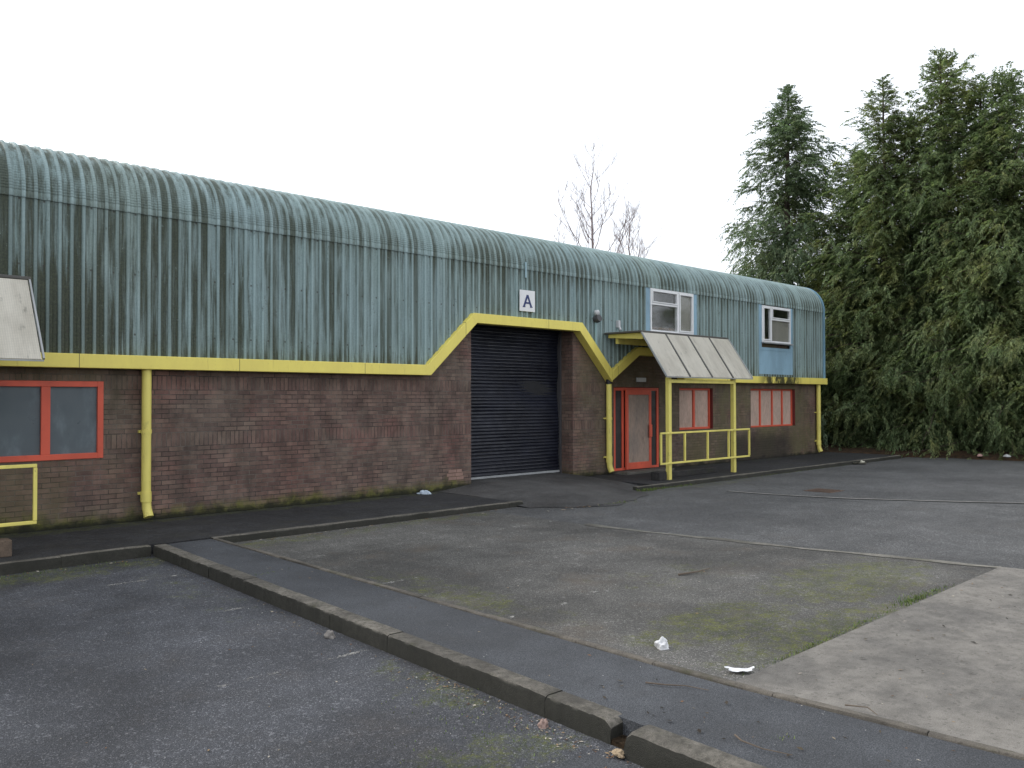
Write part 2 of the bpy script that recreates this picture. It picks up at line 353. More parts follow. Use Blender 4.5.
m_conduit = paint('conduit_paint', (.27,.40,.41), amt=.3)
m_black = paint('black_rubber', (.02,.02,.022), amt=.2)
m_navy = paint('navy_lettering', (.03,.05,.16), dirt=(.1,.1,.12), amt=.15)
m_dark = paint('dark_interior', (.022,.022,.024), amt=.1, rough=.9)
m_in = paint('interior_wall', (.30,.285,.26), amt=.2, rough=.9)
m_blind = paint('beige_blind', (.40,.37,.32), dirt=(.2,.18,.15), amt=.2, rough=.8)
def board_material(name, a, b, dirt):
    t = NT(name)
    c = t.mix(t.ramp(t.noise(1.3,5,.65,t.scale(2,2,.8)), .33, .66), a, b)
    c = t.mix(t.ramp(t.noise(4,6,.7,t.scale(2,2,.5)), .52, .74, 0, .6), c, dirt)
    c = t.mul(c, t.ramp(t.noise(40,4,.7,t.scale(1,1,.2)), .3,.7,.85,1.12))
    return t.fin(c, .8, .25)
m_board = board_material('faded_plywood', (.54,.385,.31), (.45,.34,.275), (.29,.20,.15))
m_doorboard = board_material('stained_plywood', (.36,.27,.215), (.27,.22,.185), (.13,.10,.08))
def glass_material(name, col, rough=.12, streak=.5):
    t = NT(name)
    c = t.mix(t.ramp(t.noise(1.8,5,.6,t.scale(1,1,.5)), .45, .68, 0, streak), col, tuple(x*2.6 for x in col))
    c = t.mix(t.ramp(t.noise(40,4,.7), .66, .75, 0, .3), c, (.2,.2,.19))
    return t.fin(c, t.ramp(t.noise(3,4,.6), .3, .7, rough, rough*2.4), .5)
m_pane = glass_material('dirty_blue_glass', (.085,.106,.116), .25, .55)
m_side = glass_material('dark_sidelight_glass', (.020,.020,.019), .3, .3)
def clear_glass():
    t = NT('thin_window_glass'); tr = t.n('ShaderNodeBsdfTransparent'); tr.inputs[0].default_value = (.93,.94,.94,1)
    gl = t.n('ShaderNodeBsdfGlossy'); gl.inputs['Roughness'].default_value = .06
    lw = t.n('ShaderNodeLayerWeight'); lw.inputs[0].default_value = .25
    mx = t.n('ShaderNodeMixShader'); t.put(mx.inputs[0], t.math('MULTIPLY_ADD', lw.outputs['Facing'], .22, .05)); t.link(tr.outputs[0], mx.inputs[1]); t.link(gl.outputs[0], mx.inputs[2])
    t.link(mx.outputs[0], t.out.inputs[0]); return t.m
m_glass = clear_glass()
def shutter_material():
    t = NT('navy_roller_shutter')
    c = t.mix(t.ramp(t.noise(1.4,5,.6), .35, .7), (.005,.006,.012), (.011,.013,.023))
    c = t.mix(t.ramp(t.noise(9,5,.7,t.scale(.6,1,2)), .6, .75, 0, .4), c, (.09,.085,.08))
    t.bump(t.noise(1.1,3,.6,t.scale(1.6,1,3.2)), .05, .5)
    return t.fin(c, t.ramp(t.noise(5,4,.6), .3,.7,.28,.5), .4)
m_shutter = shutter_material()
def wired_material():
    t = NT('dirty_wired_glass'); X, Y, Z = t.xyz()
    q = t.math('MAXIMUM', t.math('POWER', t.math('ABSOLUTE', t.math('SINE', t.math('MULTIPLY', X, 125.))), 14.), t.math('POWER', t.math('ABSOLUTE', t.math('SINE', t.math('MULTIPLY', Z, 155.))), 14.))
    c = t.mix(t.ramp(t.noise(1.6,6,.7,t.scale(2,.6,.6)), .35, .68), (.72,.68,.58), (.57,.53,.44))
    c = t.mix(t.math('MULTIPLY', q, .22), c, (.16,.16,.15))
    c = t.mix(t.ramp(t.noise(6,6,.75,t.scale(2,.7,.7)), .56, .74, 0, .6), c, (.16,.155,.125))
    c = t.mix(t.ramp(t.noise(34,5,.75), .66, .73, 0, .55), c, (.09,.09,.075))
    m = t.fin(c, .45, .4)
    tl = t.n('ShaderNodeBsdfTranslucent'); t.link(c, tl.inputs[0])
    mx = t.n('ShaderNodeMixShader'); mx.inputs[0].default_value = .3
    t.link(t.b.outputs[0], mx.inputs[1]); t.link(tl.outputs[0], mx.inputs[2]); t.link(mx.outputs[0], t.out.inputs[0])
    return m
m_wired = wired_material()
def worn_line():
    t = NT('worn_white_line'); n = t.math('ADD', t.math('MULTIPLY', t.noise(5,5,.75), .55), t.math('MULTIPLY', t.noise(60,3,.8), .45))
    t.fin(t.mix(t.ramp(t.noise(30,3,.7),.3,.7), (.42,.41,.38), (.28,.27,.25)), .85, .2)
    tr = t.n('ShaderNodeBsdfTransparent'); mx = t.n('ShaderNodeMixShader'); t.put(mx.inputs[0], t.ramp(n, .51, .60))
    t.link(tr.outputs[0], mx.inputs[1]); t.link(t.b.outputs[0], mx.inputs[2]); t.link(mx.outputs[0], t.out.inputs[0]); return t.m
m_line = worn_line()

# ------------------------------------------------------------------ GROUND
def gz(x, y): return -.02 - .07*max(0., min(1., (y-3)/8))       # the right-hand tarmac falls gently to the wall kerb
def kx(y): return 3.955 + (y-11)*.0256                          # outer face of the long kerb
def px_(y): return 4.78 + max(0, (11-y))*.008 + max(0, 3.2-y)*.075   # right edge of the path
g = MB(); g.add([(-300,-300,-.16),(300,-300,-.16),(300,300,-.16),(-300,300,-.16)], [(0,1,2,3)])
t = NT('rough_ground'); t.fin(t.mix(t.noise(.3,6,.7), (.03,.035,.015), (.06,.05,.03)), .95, .1)
struct(g.build('ground', t.m, recalc=False))
g = MB(); g.add([(-14,-12,-.13),(kx(-12)+.05,-12,-.13),(kx(11)+.05,11.1,-.13),(-14,11.1,-.13)], [(0,1,2,3)]); struct(g.build('car_park_left', m_left, recalc=False))
def sheet(name, mat, x0, x1, y0, y1, nx, ny, lift=0., xl=None, xr=None):
    g = MB(); vs = []; fs = []
    for j in range(ny+1):
        y = y0 + (y1-y0)*j/ny; a = xl(y) if xl else x0; b = xr(y) if xr else x1
        for i in range(nx+1):
            x = a + (b-a)*i/nx; vs.append((x, y, gz(x,y)+lift))
    for j in range(ny):
        for i in range(nx): k = j*(nx+1)+i; fs.append((k,k+1,k+nx+2,k+nx+1))
    return struct(g.add(vs, fs).build(name, mat, recalc=False))
def jx(y): return 9.62 + max(0, (8-y))*.13 + max(0, 5-y)*.06          # joint between the bays and the road
sheet('car_park', m_bay, 0, 0, 3.06, 11.0, 30, 40, 0, px_, jx)
sheet('road', m_road, 0, 29.6, -14, 11.0, 30, 50, 0, jx)
sheet('concrete_apron', m_slab, 0, 0, -14, 3.06, 20, 40, .012, lambda y: px_(max(y,-3)), jx)
sheet('channel_strip', m_chan, 0, 0, 3.06, 8.6, 2, 60, .006, lambda y: jx(y)-.05-.02*math.sin(y*2.3)-.015*math.sin(y*7.7), lambda y: jx(y)+.08+.03*math.sin(y*3.1+1)+.015*math.sin(y*9.1))
# second thin joint across the road, with a drain cover
m_joint = concrete('joint_sealant', (.30,.29,.26), (.17,.165,.15))
def strip(name, mat, pts, w, lift):
    g = MB(); vs = []; fs = []
    for i, p in enumerate(pts):
        a = Vector(pts[max(i-1,0)]); b = Vector(pts[min(i+1,len(pts)-1)]); d = (b-a).normalized(); nrm = Vector((-d.y, d.x))
        for s in (-1,1): q = Vector(p) + nrm*s*w/2; vs.append((q.x,q.y,gz(q.x,q.y)+lift))
    fs = [(2*i,2*i+2,2*i+3,2*i+1) for i in range(len(pts)-1)]
    return struct(g.add(vs,fs).build(name, mat))
strip('road_joint', m_joint, [(15.25,9.6),(15.3,8.9),(15.42,8.2),(15.65,7.3),(16.3,6.0),(17.1,4.63),(18.2,2.8),(20,0)], .07, .005)
strip('road_crack', m_pave, [(15.17,9.6),(15.22,8.9),(15.33,8.15),(15.55,7.27),(16.2,5.95),(17.0,4.55),(18.1,2.72),(19.9,-.05)], .07, .007)
g = MB(); g.box(16.35,16.95,7.9,8.5,gz(0,8.2)-.02,gz(0,8.2)+.008)
for i in range(6): g.box(16.40+i*.09,16.45+i*.09,7.96,8.44,gz(0,8.2)+.0085,gz(0,8.2)+.016)
dc = g.build('drain_cover', paint('rusty_iron', (.10,.062,.042), amt=.5, rough=.8)); tag(dc, 'rusty square drain cover set in the tarmac on the thin road joint', 'drain cover')
# path (between kerb and edging), pavement along the wall
g = MB(); vs = []; fs = []
for j in range(61):
    y = -14 + 24.95*j/60
    for i in range(5):
        a = kx(y)+.11; b = px_(max(y,-3))-.068; x = a+(b-a)*max(0,i-1)/3; vs.append((x,y,.0 if i else -.2))
for j in range(60):
    for i in range(4): k = j*5+i; fs.append((k,k+1,k+6,k+5))
struct(g.add(vs,fs).build('path', m_path, recalc=False))
g = MB(); g.box(-14,10.4,11.06,13.42,-.3,0.0)
for a,b in ((14.6,27.6),): g.box(a,b,11.06,13.42,-.3,.0)
struct(g.build('pavement', m_pave))
# ramp at the roller door: rises to the door, falls to the road
g = MB(); vs=[]; fs=[]
nx, ny = 24, 14
for j in range(ny+1):
    v = j/ny
    for i in range(nx+1):
        u = i/nx; x = 10.4 + 4.2*u; y0 = 9.85 + 1.2*abs(2*u-.75)**2 if u < .8 else 9.85+1.2*abs(2*u-.75)**2
        y0 = min(y0 + .10*math.sin(x*3.1) + .06*math.sin(x*7.3), 11.06); y = y0 + (13.85-y0)*v
        cx = max(0., 1-abs(x-12.9)/2.3)
        z = gz(x,y0)+.008 + (0.0-gz(x,y0))*min(1, v*2.2) + .115*(3*v*v-2*v**3)*min(1,cx*2.2)
        if i in (0,nx): z = min(z, .003) if v > .3 else z
        vs.append((x,y,z))
for j in range(ny):
    for i in range(nx): k=j*(nx+1)+i; fs.append((k,k+1,k+nx+2,k+nx+1))
struct(g.add(vs,fs).build('door_ramp', m_ramp, recalc=False, smooth=True))
# newer tarmac repair patches
g = MB(); g.prism([(11.15,9.95),(11.9,9.9),(12.9,10.2),(13.1,11.0),(12.2,11.35),(11.35,10.9)], 'z', -.2, -.058)
pp = [(2.2,1.2),(3.55,1.2),(3.60,3.12),(3.5,3.22),(3.3,3.18),(3.05,2.75),(2.6,2.2)]
g2 = MB(); g2.prism(pp, 'z', -.15, -.122); struct(g2.build('path_patch', m_path, bevel=.01))
# kerbs: real stones with open joints
def stone(gb, a, b, w, z0, z1, r=.02, seed=0):
    """kerb stone from a to b (outer face on the line a-b, body to its left), worn top edge"""
    rd = random.Random(seed); a = Vector((*a,0)); b = Vector((*b,0)); d = (b-a).normalized(); n = Vector((-d.y,d.x,0))
    L = (b-a).length; k = 22 if w > .14 else 6; rings = []
    for i in range(k+1):
        p = a + d*(L*i/k); e = (.03 if r > .04 and i == 0 else .003) if i in (0,k) else 0
        j = [rd.uniform(-.005,.005) for _ in range(6)]
        if w > .14 and abs(b.y-3.16) < .02 and i >= k-2: e = (.004,.016,.040)[i-k+2]
        prof = [(0,z0),(0+j[0],z1-r*1.6-e),(r*.5+j[1],z1-r*.4-e+j[2]*.5),(r*1.5,z1-e+j[3]*.4),(w-r,z1-e*.7+j[4]*.4),(w,z1-r*.5-e),(w,z0)]
        rings.append([p + n*q + Vector((0,0,zz)) for q,zz in prof])
    m = 7; vs = [v for rr in rings for v in rr]
    fs = [(i*m+j, i*m+j+1, (i+1)*m+j+1, (i+1)*m+j) for i in range(k) for j in range(m-1)] + [tuple(range(m))[::-1], tuple(k*m+j for j in range(m))]
    gb.add(vs, fs)
g = MB(); y = 10.95; i = 0
while y > 3.4:
    y2 = max(y-.905, 3.16) if y-.905 > 3.5 else 3.16
    stone(g, (kx(y),y), (kx(y2+.002),y2+.002), .165, -.3, .012+random.uniform(-.005,.005), .016, i); y = y2; i += 1
for (a, b) in ((2.99,2.05),(2.04,1.14),(1.13,.2),(.19,-.7),(-.71,-1.6),(-1.61,-2.5)):
    stone(g, (kx(a)-.085,a), (kx(b)-.085,b), .22, -.3, .03 if a > 2.5 else .02, .045 if a > 2.5 else .03, i); i += 1
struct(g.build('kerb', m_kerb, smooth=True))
g = MB(); g.prism([(kx(3)+.01,3.25),(kx(3)+.01,-3),(kx(3)+.25,-3),(kx(3)+.25,3.25)], 'z', -.3, -.10)
m_gap = NT('gap_soil'); c = m_gap.mix(m_gap.ramp(m_gap.noise(40,5,.8),.35,.65),(.018,.014,.010),(.075,.05,.03)); m_gap.bump(m_gap.noise(60,4,.8),.02,1.); m_gap.fin(c,.95,.1)
struct(g.build('kerb_bed', m_gap.m))
g = MB()
for x0, x1 in ((-13.5, 3.93), (4.75, 10.55)):
    x = x0
    while x < x1-.1:
        x2 = min(x+.91, x1); stone(g, (x,10.94), (x2-.002,10.94), .13, -.3, .008+random.uniform(-.004,.004), .02, i); x = x2; i += 1
x = 13.9
while x < 27.4:
    x2 = min(x+.91, 27.5); stone(g, (x,10.94), (x2-.002,10.94), .13, -.3, .008+random.uniform(-.004,.004), .02, i); x = x2; i += 1
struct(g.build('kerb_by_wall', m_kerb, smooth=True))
g = MB(); y = 10.92
while y > -8:
    y2 = y-.91; stone(g, (px_(y)-.052,y), (px_(y2+.006)-.052,y2+.006), .06, -.25, .012+random.uniform(-.004,.006), .008, i); y = y2; i += 1
struct(g.build('edging', m_edge, smooth=True))
# worn bay lines
g = MB()
def line(x0,x1,y,w,z):
    g.add([(x0,y-w/2,z(x0,y-w/2)),(x1,y-w/2,z(x1,y-w/2)),(x1,y+w/2,z(x1,y+w/2)),(x0,y+w/2,z(x0,y+w/2))],[(0,1,2,3)])
L0 = lambda x,y: -.126; L1 = lambda x,y: gz(x,y)+.004
for y_, x0 in ((9.55,2.9),(7.65,3.4),(5.68,2.5)): line(x0, kx(y_)-.06, y_, .05, L0)
line(4.9,9.55,9.2,.06,L1); line(5.0,5.75,5.37,.06,L1); line(6.1,6.35,5.5,.06,L1); line(5.0,5.5,7.3,.06,L1)
struct(g.build('bay_markings', m_line, recalc=False))

# ------------------------------------------------------------------ THE BUILDING
WY, CY = 13.3, 13.2            # brick face, cladding face
XL, XR = -10., 26.82
B = thing('industrial_unit', 'long low brick industrial unit with curved pale teal cladding above and yellow trim', 'building', (8.4, WY, 0))
# brick wall with openings  (x0, x1, z0, z1)
OPEN = [(1.08,4.06,1.0,2.15),(11.31,14.46,-.05,3.5),(15.96,17.82,.05,2.15),(18.72,20.34,1.0,2.15),(22.36,25.06,.97,2.15)]
xs = sorted({XL, XR-.12} | {o[0] for o in OPEN} | {o[1] for o in OPEN})
g = MB()
for a, b in zip(xs, xs[1:]):
    zi = [(-.2, 3.75)]
    for o in OPEN:
        if o[0] <= a and b <= o[1]: zi = [(-.2,o[2]),(o[3],3.75)]
    for z0, z1 in zi:
        if z1 > z0: g.box(a, b, WY, WY+.28, z0, z1)
g.box(XL, XL+.28, WY+.28, 29, -.2, 3.75); g.box(XR-.40, XR-.12, WY+.28, 29, -.2, 3.75)
# deep jambs of the roller-door recess
g.box(11.03,11.31,WY+.28,WY+.5,-.2,3.75); g.box(14.46,14.74,WY+.28,WY+.5,-.2,3.75)
g.build('brick_wall', m_brick, B)
pb = paint('pale_new_brick', (.30,.19,.15), dirt=(.15,.10,.08), amt=.5, rough=.9, scale=12)
g = MB()
for r_, (a,b) in enumerate(((10.70,11.10),(10.66,11.09),(10.70,11.05))):
    x = a
    while x < b-.03: g.box(x, min(x+.205,b), WY-.006, WY+.02, .195+r_*.075+.006, .195+r_*.075+.068); x += .215
g.build('brick_repair', pb, B)
# ---- cladding sheet
PER = .157
prof = [(0,0),(.26,0),(.30,.006),(.35,.006),(.39,0),(.62,0),(.70,.027),(.92,.027)]
def depth(x):
    f = (x/PER) % 1.0
    for (a,da),(b,db) in zip(prof, prof[1:]+[(1.0,0)]):
        if a <= f <= b: return da + (db-da)*(f-a)/max(b-a,1e-6)
    return 0
FL = [(XL,2.5),(10.03,2.5),(11.23,3.60),(14.52,3.60),(15.66,2.44),(16.68,3.10),(18.02,3.10),(18.78,2.47),(XR,2.47)]   # lower edge of the cladding
def zb(x):
    for (a,za),(b,zb_) in zip(FL, FL[1:]):
        if a <= x <= b: return za + (zb_-za)*(x-a)/(b-a)
    return 2.5
WIN = [(17.10,19.40,3.50,4.74),(22.66,24.72,2.60,4.72)]
ZS = 4.79; RAD = .85
cols = set()
k = math.floor(XL/PER)
while k*PER < XR:
    for f, _ in prof:
        x = (k+f)*PER
        if XL <= x <= XR: cols.add(round(x,5))
    k += 1
for x, _ in FL: cols.add(round(x,5))
for q in WIN: cols.add(q[0]); cols.add(q[1])
cols = sorted(cols)
V = []; Fc = []
for a, b in zip(cols, cols[1:]):
    if b-a < 1e-4: continue
    zi = [(zb(a), zb(b), ZS, ZS)]
    for q in WIN:
        if q[0] <= a+1e-6 and b <= q[1]+1e-6: zi = [(zb(a),zb(b),q[2],q[2]),(q[3],q[3],ZS,ZS)]
    for za, zc, zd, ze in zi:
        if zd-za < .01 and ze-zc < .01: continue
        o = len(V); V += [(a,CY-depth(a),za),(b,CY-depth(b),zc),(b,CY-depth(b),ze),(a,CY-depth(a),zd)]; Fc.append((o,o+1,o+2,o+3))
np_mesh('wall_cladding', V, Fc, m_clad, B)
# crimped curved eaves + low-pitch roof
rows = []
ncr = 30
for i in range(ncr+1):
    th = R(83)*i/ncr
    rows.append((th, .018))
    if i < ncr: rows.append((th + R(83)/ncr*.72, .018)); rows.append((th + R(83)/ncr*.84, .011))
V = []; 
for th, off in rows:
    for x in cols:
        rr = RAD + depth(x) + off
        V.append((x, CY+RAD-rr*math.cos(th), ZS+rr*math.sin(th)-(.06 if th == 0 else 0)))
tn = math.tan(R(6))
for yy, fl in ((CY+RAD+8,1),(CY+RAD+16,-1)):
    for x in cols: V.append((x, yy, ZS+RAD*math.sin(R(83))+depth(x) + (8*tn if fl == 1 else 0)))
n = len(cols); nr = len(rows)+2
Fc = [(j*n+i, j*n+i+1, (j+1)*n+i+1, (j+1)*n+i) for j in range(nr-1) for i in range(n-1)]
ro = np_mesh('curved_roof', V, Fc, m_roof, B)
# verge flashing following the curve at the right-hand end, and corner trim
path = [(CY-.05, 2.47)] + [(CY+RAD-(RAD+.05)*math.cos(R(83)*i/14), ZS+(RAD+.05)*math.sin(R(83)*i/14)) for i in range(15)] + [(CY+RAD+8, ZS+RAD+8*tn+.05)]
g = MB(); vs = []
for (yy, zz), (yi, zi_) in zip(path, [(CY+.16,2.47)] + [(CY+RAD-(RAD-.14)*math.cos(R(83)*i/14), ZS+(RAD-.14)*math.sin(R(83)*i/14)) for i in range(15)] + [(CY+RAD+8, ZS+RAD+8*tn-.14)]):
    vs += [(XR-.05,yy,zz),(XR+.035,yy,zz),(XR+.035,yi,zi_),(XR-.05,yi,zi_)]
fs = []
for i in range(len(path)-1):
    for j in range(4): fs.append((i*4+j, i*4+(j+1)%4, (i+1)*4+(j+1)%4, (i+1)*4+j))
fs += [(0,1,2,3), tuple(len(vs)-4+j for j in range(4))]
g.add(vs, fs).build('verge_flashing', m_flash, B)
# gable ends and back wall
gp = [(CY+.17,2.4)] + [(CY+RAD-(RAD-.13)*math.cos(R(83)*i/10), ZS+(RAD-.13)*math.sin(R(83)*i/10)) for i in range(11)] + [(CY+RAD+8,ZS+RAD+8*tn-.13),(29.1,ZS+RAD-.13),(29.1,2.4)]
g = MB(); g.prism(gp, 'x', XR-.10, XR-.02); g.prism(gp, 'x', XL, XL+.08); g.box(XL,XR-.12,29.0,29.2,-.2,5.4)
g.build('end_wall', m_flash, B)
# ---- yellow fascia (box trim that steps up over the doors)
def fascia(pts, name):
    top = pts; m = len(pts); H = .205; Yf, Yb = 13.07, WY-.002
    # offset bottom edge, mitred
    bot = []
    for i, p in enumerate(pts):
        d0 = Vector(pts[i]) - Vector(pts[i-1]) if i else Vector(pts[1]) - Vector(pts[0])
        d1 = Vector(pts[i+1]) - Vector(pts[i]) if i < m-1 else d0
        n0 = Vector((d0.y,-d0.x)).normalized(); n1 = Vector((d1.y,-d1.x)).normalized(); nn = (n0+n1).normalized()
        q = Vector(p) + nn*(H/max(.3, nn.dot(n0)))
        if i in (0, m-1): q = Vector((p[0], p[1] - H/max(.3,abs(n0.y))))
        bot.append((q.x, q.y))
    g = MB(); vs = []
    for (a, b) in zip(top, bot): vs += [(a[0],Yf,a[1]),(a[0],Yb-.0,a[1]),(b[0],Yb,b[1]),(b[0],Yf,b[1])]
    fs = []
    for i in range(m-1):
        for j in range(4): fs.append((i*4+j, i*4+(j+1)%4, (i+1)*4+(j+1)%4, (i+1)*4+j))
    fs += [(0,1,2,3), tuple(4*(m-1)+j for j in range(4))]
    return g.add(vs, fs).build(name, m_fascia, B, bevel=.008)
fascia([(XL,2.545),(10.0,2.545),(11.21,3.655),(14.56,3.655),(15.655,2.56)], 'fascia')
fascia([(15.675,2.56),(16.66,3.165),(18.04,3.165),(18.80,2.52),(XR+.02,2.52)], 'fascia')
# ---- roller door
fr = MB(); SY = WY+.42
zt, z0 = 3.62, .16; ns = 46; hs_ = (zt-z0)/ns; vs=[]; fs=[]
nxs = 15
pr = [(0,0),(.1,.011),(.35,.02),(.6,.018),(.85,.006),(.95,0)]
zz = []
for i in range(ns):
    for f_, d_ in pr: zz.append((z0+hs_*(i+f_), d_))
rd = random.Random(4); dent = [(rd.uniform(11.5,14.3), rd.uniform(.3,3.2), rd.uniform(.2,.7), rd.uniform(.008,.03)) for _ in range(40)]
for z_, d_ in zz:
    for i in range(nxs*2+1):
        x = 11.36 + (14.41-11.36)*i/(nxs*2)
        dd = sum(a*math.exp(-((x-cx)**2/(r_*r_*2.5) + (z_-cz)**2/(r_*r_*.25))) for cx,cz,r_,a in dent)
        vs.append((x, SY-d_+dd*1.2, z_))
n = nxs*2+1
for j in range(len(zz)-1):
    for i in range(n-1): k=j*n+i; fs.append((k,k+1,k+n+1,k+n))
door = fr.add(vs, fs).build('roller_door', m_shutter, B, recalc=False)
g = MB(); g.box(11.36,14.41,SY-.03,SY+.03,.115,.165); g.build('bottom_rail', m_alu, door)
for a, b in ((11.312,11.372),(14.42,14.458)):
    g = MB(); g.box(a,b,SY-.055,SY+.06,.02,3.62); g.build('guide_rail', m_lamp, door)
g = MB(); g.box(11.31,14.46,SY+.08,SY+.2,-.1,3.75); g.box(11.32,14.45,WY+.05,SY+.07,3.50,3.74); g.build('shutter_box', m_dark, door)
# ---- windows
def red_window(x0,x1,z0,z1,mull,rec,mat_p,fw=.09,mw=.1,board=False):
    y0 = WY+rec
    f_ = MB(); f_.box(x0+.002,x0+fw,y0,y0+.07,z0+.002,z1-.002); f_.box(x1-fw,x1-.002,y0,y0+.07,z0+.002,z1-.002)
    f_.box(x0+fw,x1-fw,y0,y0+.07,z1-fw,z1-.002); f_.box(x0+fw,x1-fw,y0,y0+.07,z0+.002,z0+fw)
    for m_ in mull: f_.box(m_-mw/2,m_+mw/2,y0+.002,y0+.068,z0+fw,z1-fw)
    wn = MB(); wn.box(x0+.01,x1-.01,y0+.09,y0+.16,z0+.01,z1-.01)
    w_ = f_.build('window', m_red, B, bevel=.005)
    ed = [x0+fw] + [c for m_ in mull for c in (m_-mw/2, m_+mw/2)] + [x1-fw]
    for a, b in zip(ed[::2], ed[1::2]):
        p = MB(); p.box(a-.01,b+.01,y0+.045,y0+.055,z0+fw-.01,z1-fw+.01)
        p.build('board' if board else 'pane', mat_p, w_)
    wn.build('backing', m_dark, w_)
    return w_
red_window(1.08,4.06,1.0,2.15,(1.85,3.28),-.02,m_pane,.085,.12)
red_window(18.72,20.34,1.0,2.15,(19.55,),.09,m_board,.06,.075,True)
red_window(22.36,25.06,.97,2.15,(23.08,23.80,24.42),.09,m_board,.05,.055,True)
# thin dark red strips set in the right-hand reveals
for a, b in ((20.325,20.338),(25.043,25.058)):
    g = MB(); g.box(a,b,WY+.004,WY+.088,1.0,2.12); g.build('window_reveal', m_darkred, B)
def upper_window(x0,x1,z0,z1,mull,wide_left,below):
    w_ = MB(); y0 = CY-.035; fw = .05
    def fr4(a,b,c,d,ya,yb,t_):
        w_.box(a,a+t_,ya,yb,c,d); w_.box(b-t_,b,ya,yb,c,d); w_.box(a+t_,b-t_,ya,yb,d-t_,d); w_.box(a+t_,b-t_,ya,yb,c,c+t_)
    fr4(x0,x1,z0,z1,y0,y0+.09,fw); w_.box(mull-.035,mull+.035,y0-.003,y0+.088,z0+fw,z1-fw)
    big = (x0+fw, mull-.045) if wide_left else (mull+.045, x1-fw); sm = (mull+.045, x1-fw) if wide_left else (x0+fw, mull-.045)
    tz = z1-.40
    w_.box(big[0],big[1],y0-.004,y0+.086,tz-.028,tz+.028)
    fr4(big[0]+.004,big[1]-.004,tz+.032,z1-fw-.004,y0-.022,y0+.05,.03)        # hopper sash
    fr4(sm[0]+.004,sm[1]-.004,z0+fw+.004,z1-fw-.004,y0-.022,y0+.05,.035)       # side casement
    o = w_.build('window', m_white, B, bevel=.006)
    for (a,b,c,d) in ((big[0]+.03,big[1]-.03,tz+.07,z1-fw-.03),(big[0],big[1],z0+fw,tz-.04),(sm[0]+.04,sm[1]-.04,z0+fw+.04,z1-fw-.04)):
        p = MB(); p.box(a,b,y0+.02,y0+.026,c,d); p.build('pane', m_glass, o)
    s = MB(); s.box(x0-.03,x1+.03,y0-.075,y0+.02,z0-.045,z0-.003); s.build('sill', m_alu, o, bevel=.006)
    bl = MB(); q_ = sm if wide_left else big; bl.box(q_[0],q_[1],y0+.06,y0+.07,z0+.02,(z1-.03) if wide_left else tz); bl.build('blind', m_blind, o)
    r_ = MB()
    r_.box(x0-.3,x1+.3,y0+.9,y0+.96,z0-.6,z1+.3)
    r_.box(x0-.3,x1+.3,y0+.15,y0+1.5,z0-.7,z0-.64); r_.box(x0-.3,x1+.3,y0+.15,y0+1.5,z1+.2,z1+.26)
    r_.box(x0-.34,x0-.3,y0+.15,y0+1.5,z0-.64,z1+.2); r_.box(x1+.3,x1+.34,y0+.15,y0+1.5,z0-.64,z1+.2); r_.build('room_lining', m_in, o)
    return o
upper_window(17.30,19.22,3.60,4.73,18.50,True,0)
upper_window(22.83,24.56,3.58,4.70,23.36,False,0)
for a,b,c,d in ((17.10,17.295,3.5,4.74),(19.225,19.40,3.5,4.74),(22.66,22.825,3.42,4.72),(24.565,24.72,3.42,4.72)):
    g = MB(); g.box(a,b,CY-.012,CY+.03,c,d); g.build('infill_strip', m_blue, B)
g = MB(); g.box(22.66,24.72,CY-.010,CY+.03,2.60,3.42); g.box(22.66,24.72,CY-.02,CY-.0105,3.33,3.345); g.build('infill_panel', m_blue, B)
g = MB(); g.box(17.296,19.224,CY+.0,CY+.05,3.5,3.57); g.build('window_packing', m_black, B)
# ---- entrance door
f_ = MB(); x0,x1,z0,z1 = 15.97,17.81,.06,2.14; y0 = WY+.01
f_.box(x0,x0+.07,y0,y0+.08,z0,z1); f_.box(x1-.08,x1,y0,y0+.08,z0,z1); f_.box(x0+.07,x1-.08,y0,y0+.08,z1-.075,z1); f_.box(x0+.07,x1-.08,y0,y0+.08,z0,z0+.06)
f_.box(16.30,16.37,y0+.002,y0+.078,z0+.06,z1-.075); f_.box(17.36,17.43,y0+.002,y0+.078,z0+.06,z1-.075)
D = f_.build('entrance_door', m_red, B, bevel=.006)
lf = MB(); a,b,c,d = 16.38,17.40,.075,2.09; ya, yb = y0-.075, y0-.02; tw=.085
lf.box(a,a+tw,ya,yb,c,d); lf.box(b-tw,b,ya,yb,c,d); lf.box(a+tw,b-tw,ya,yb,d-.13,d); lf.box(a+tw,b-tw,ya,yb,c,c+.17)
lf.build('door_leaf', m_red, D, bevel=.006)
p = MB(); p.box(a+tw-.01,b-tw+.01,ya+.02,yb-.005,c+.16,d-.12); p.build('door_board', m_doorboard, D)
p = MB(); p.box(x0+.06,16.31,y0+.03,y0+.045,z0+.05,z1-.07); p.build('sidelight', m_side, D)
p = MB(); p.box(17.42,x1-.07,y0+.03,y0+.045,z0+.05,z1-.07); p.build('sidelight', m_side, D)
p = MB(); p.box(x0+.01,x1-.01,y0+.1,y0+.2,z0,z1); p.build('backing', m_dark, D)
p = MB(); p.box(17.27,17.37,ya-.06,ya-.001,.86,1.20); p.build('handle', m_red, D, bevel=.025)
p = MB(); p.box(x0-.05,x1+.05,WY-.45,WY+.3,-.05,.055); p.build('doorstep', m_step, B, bevel=.01)
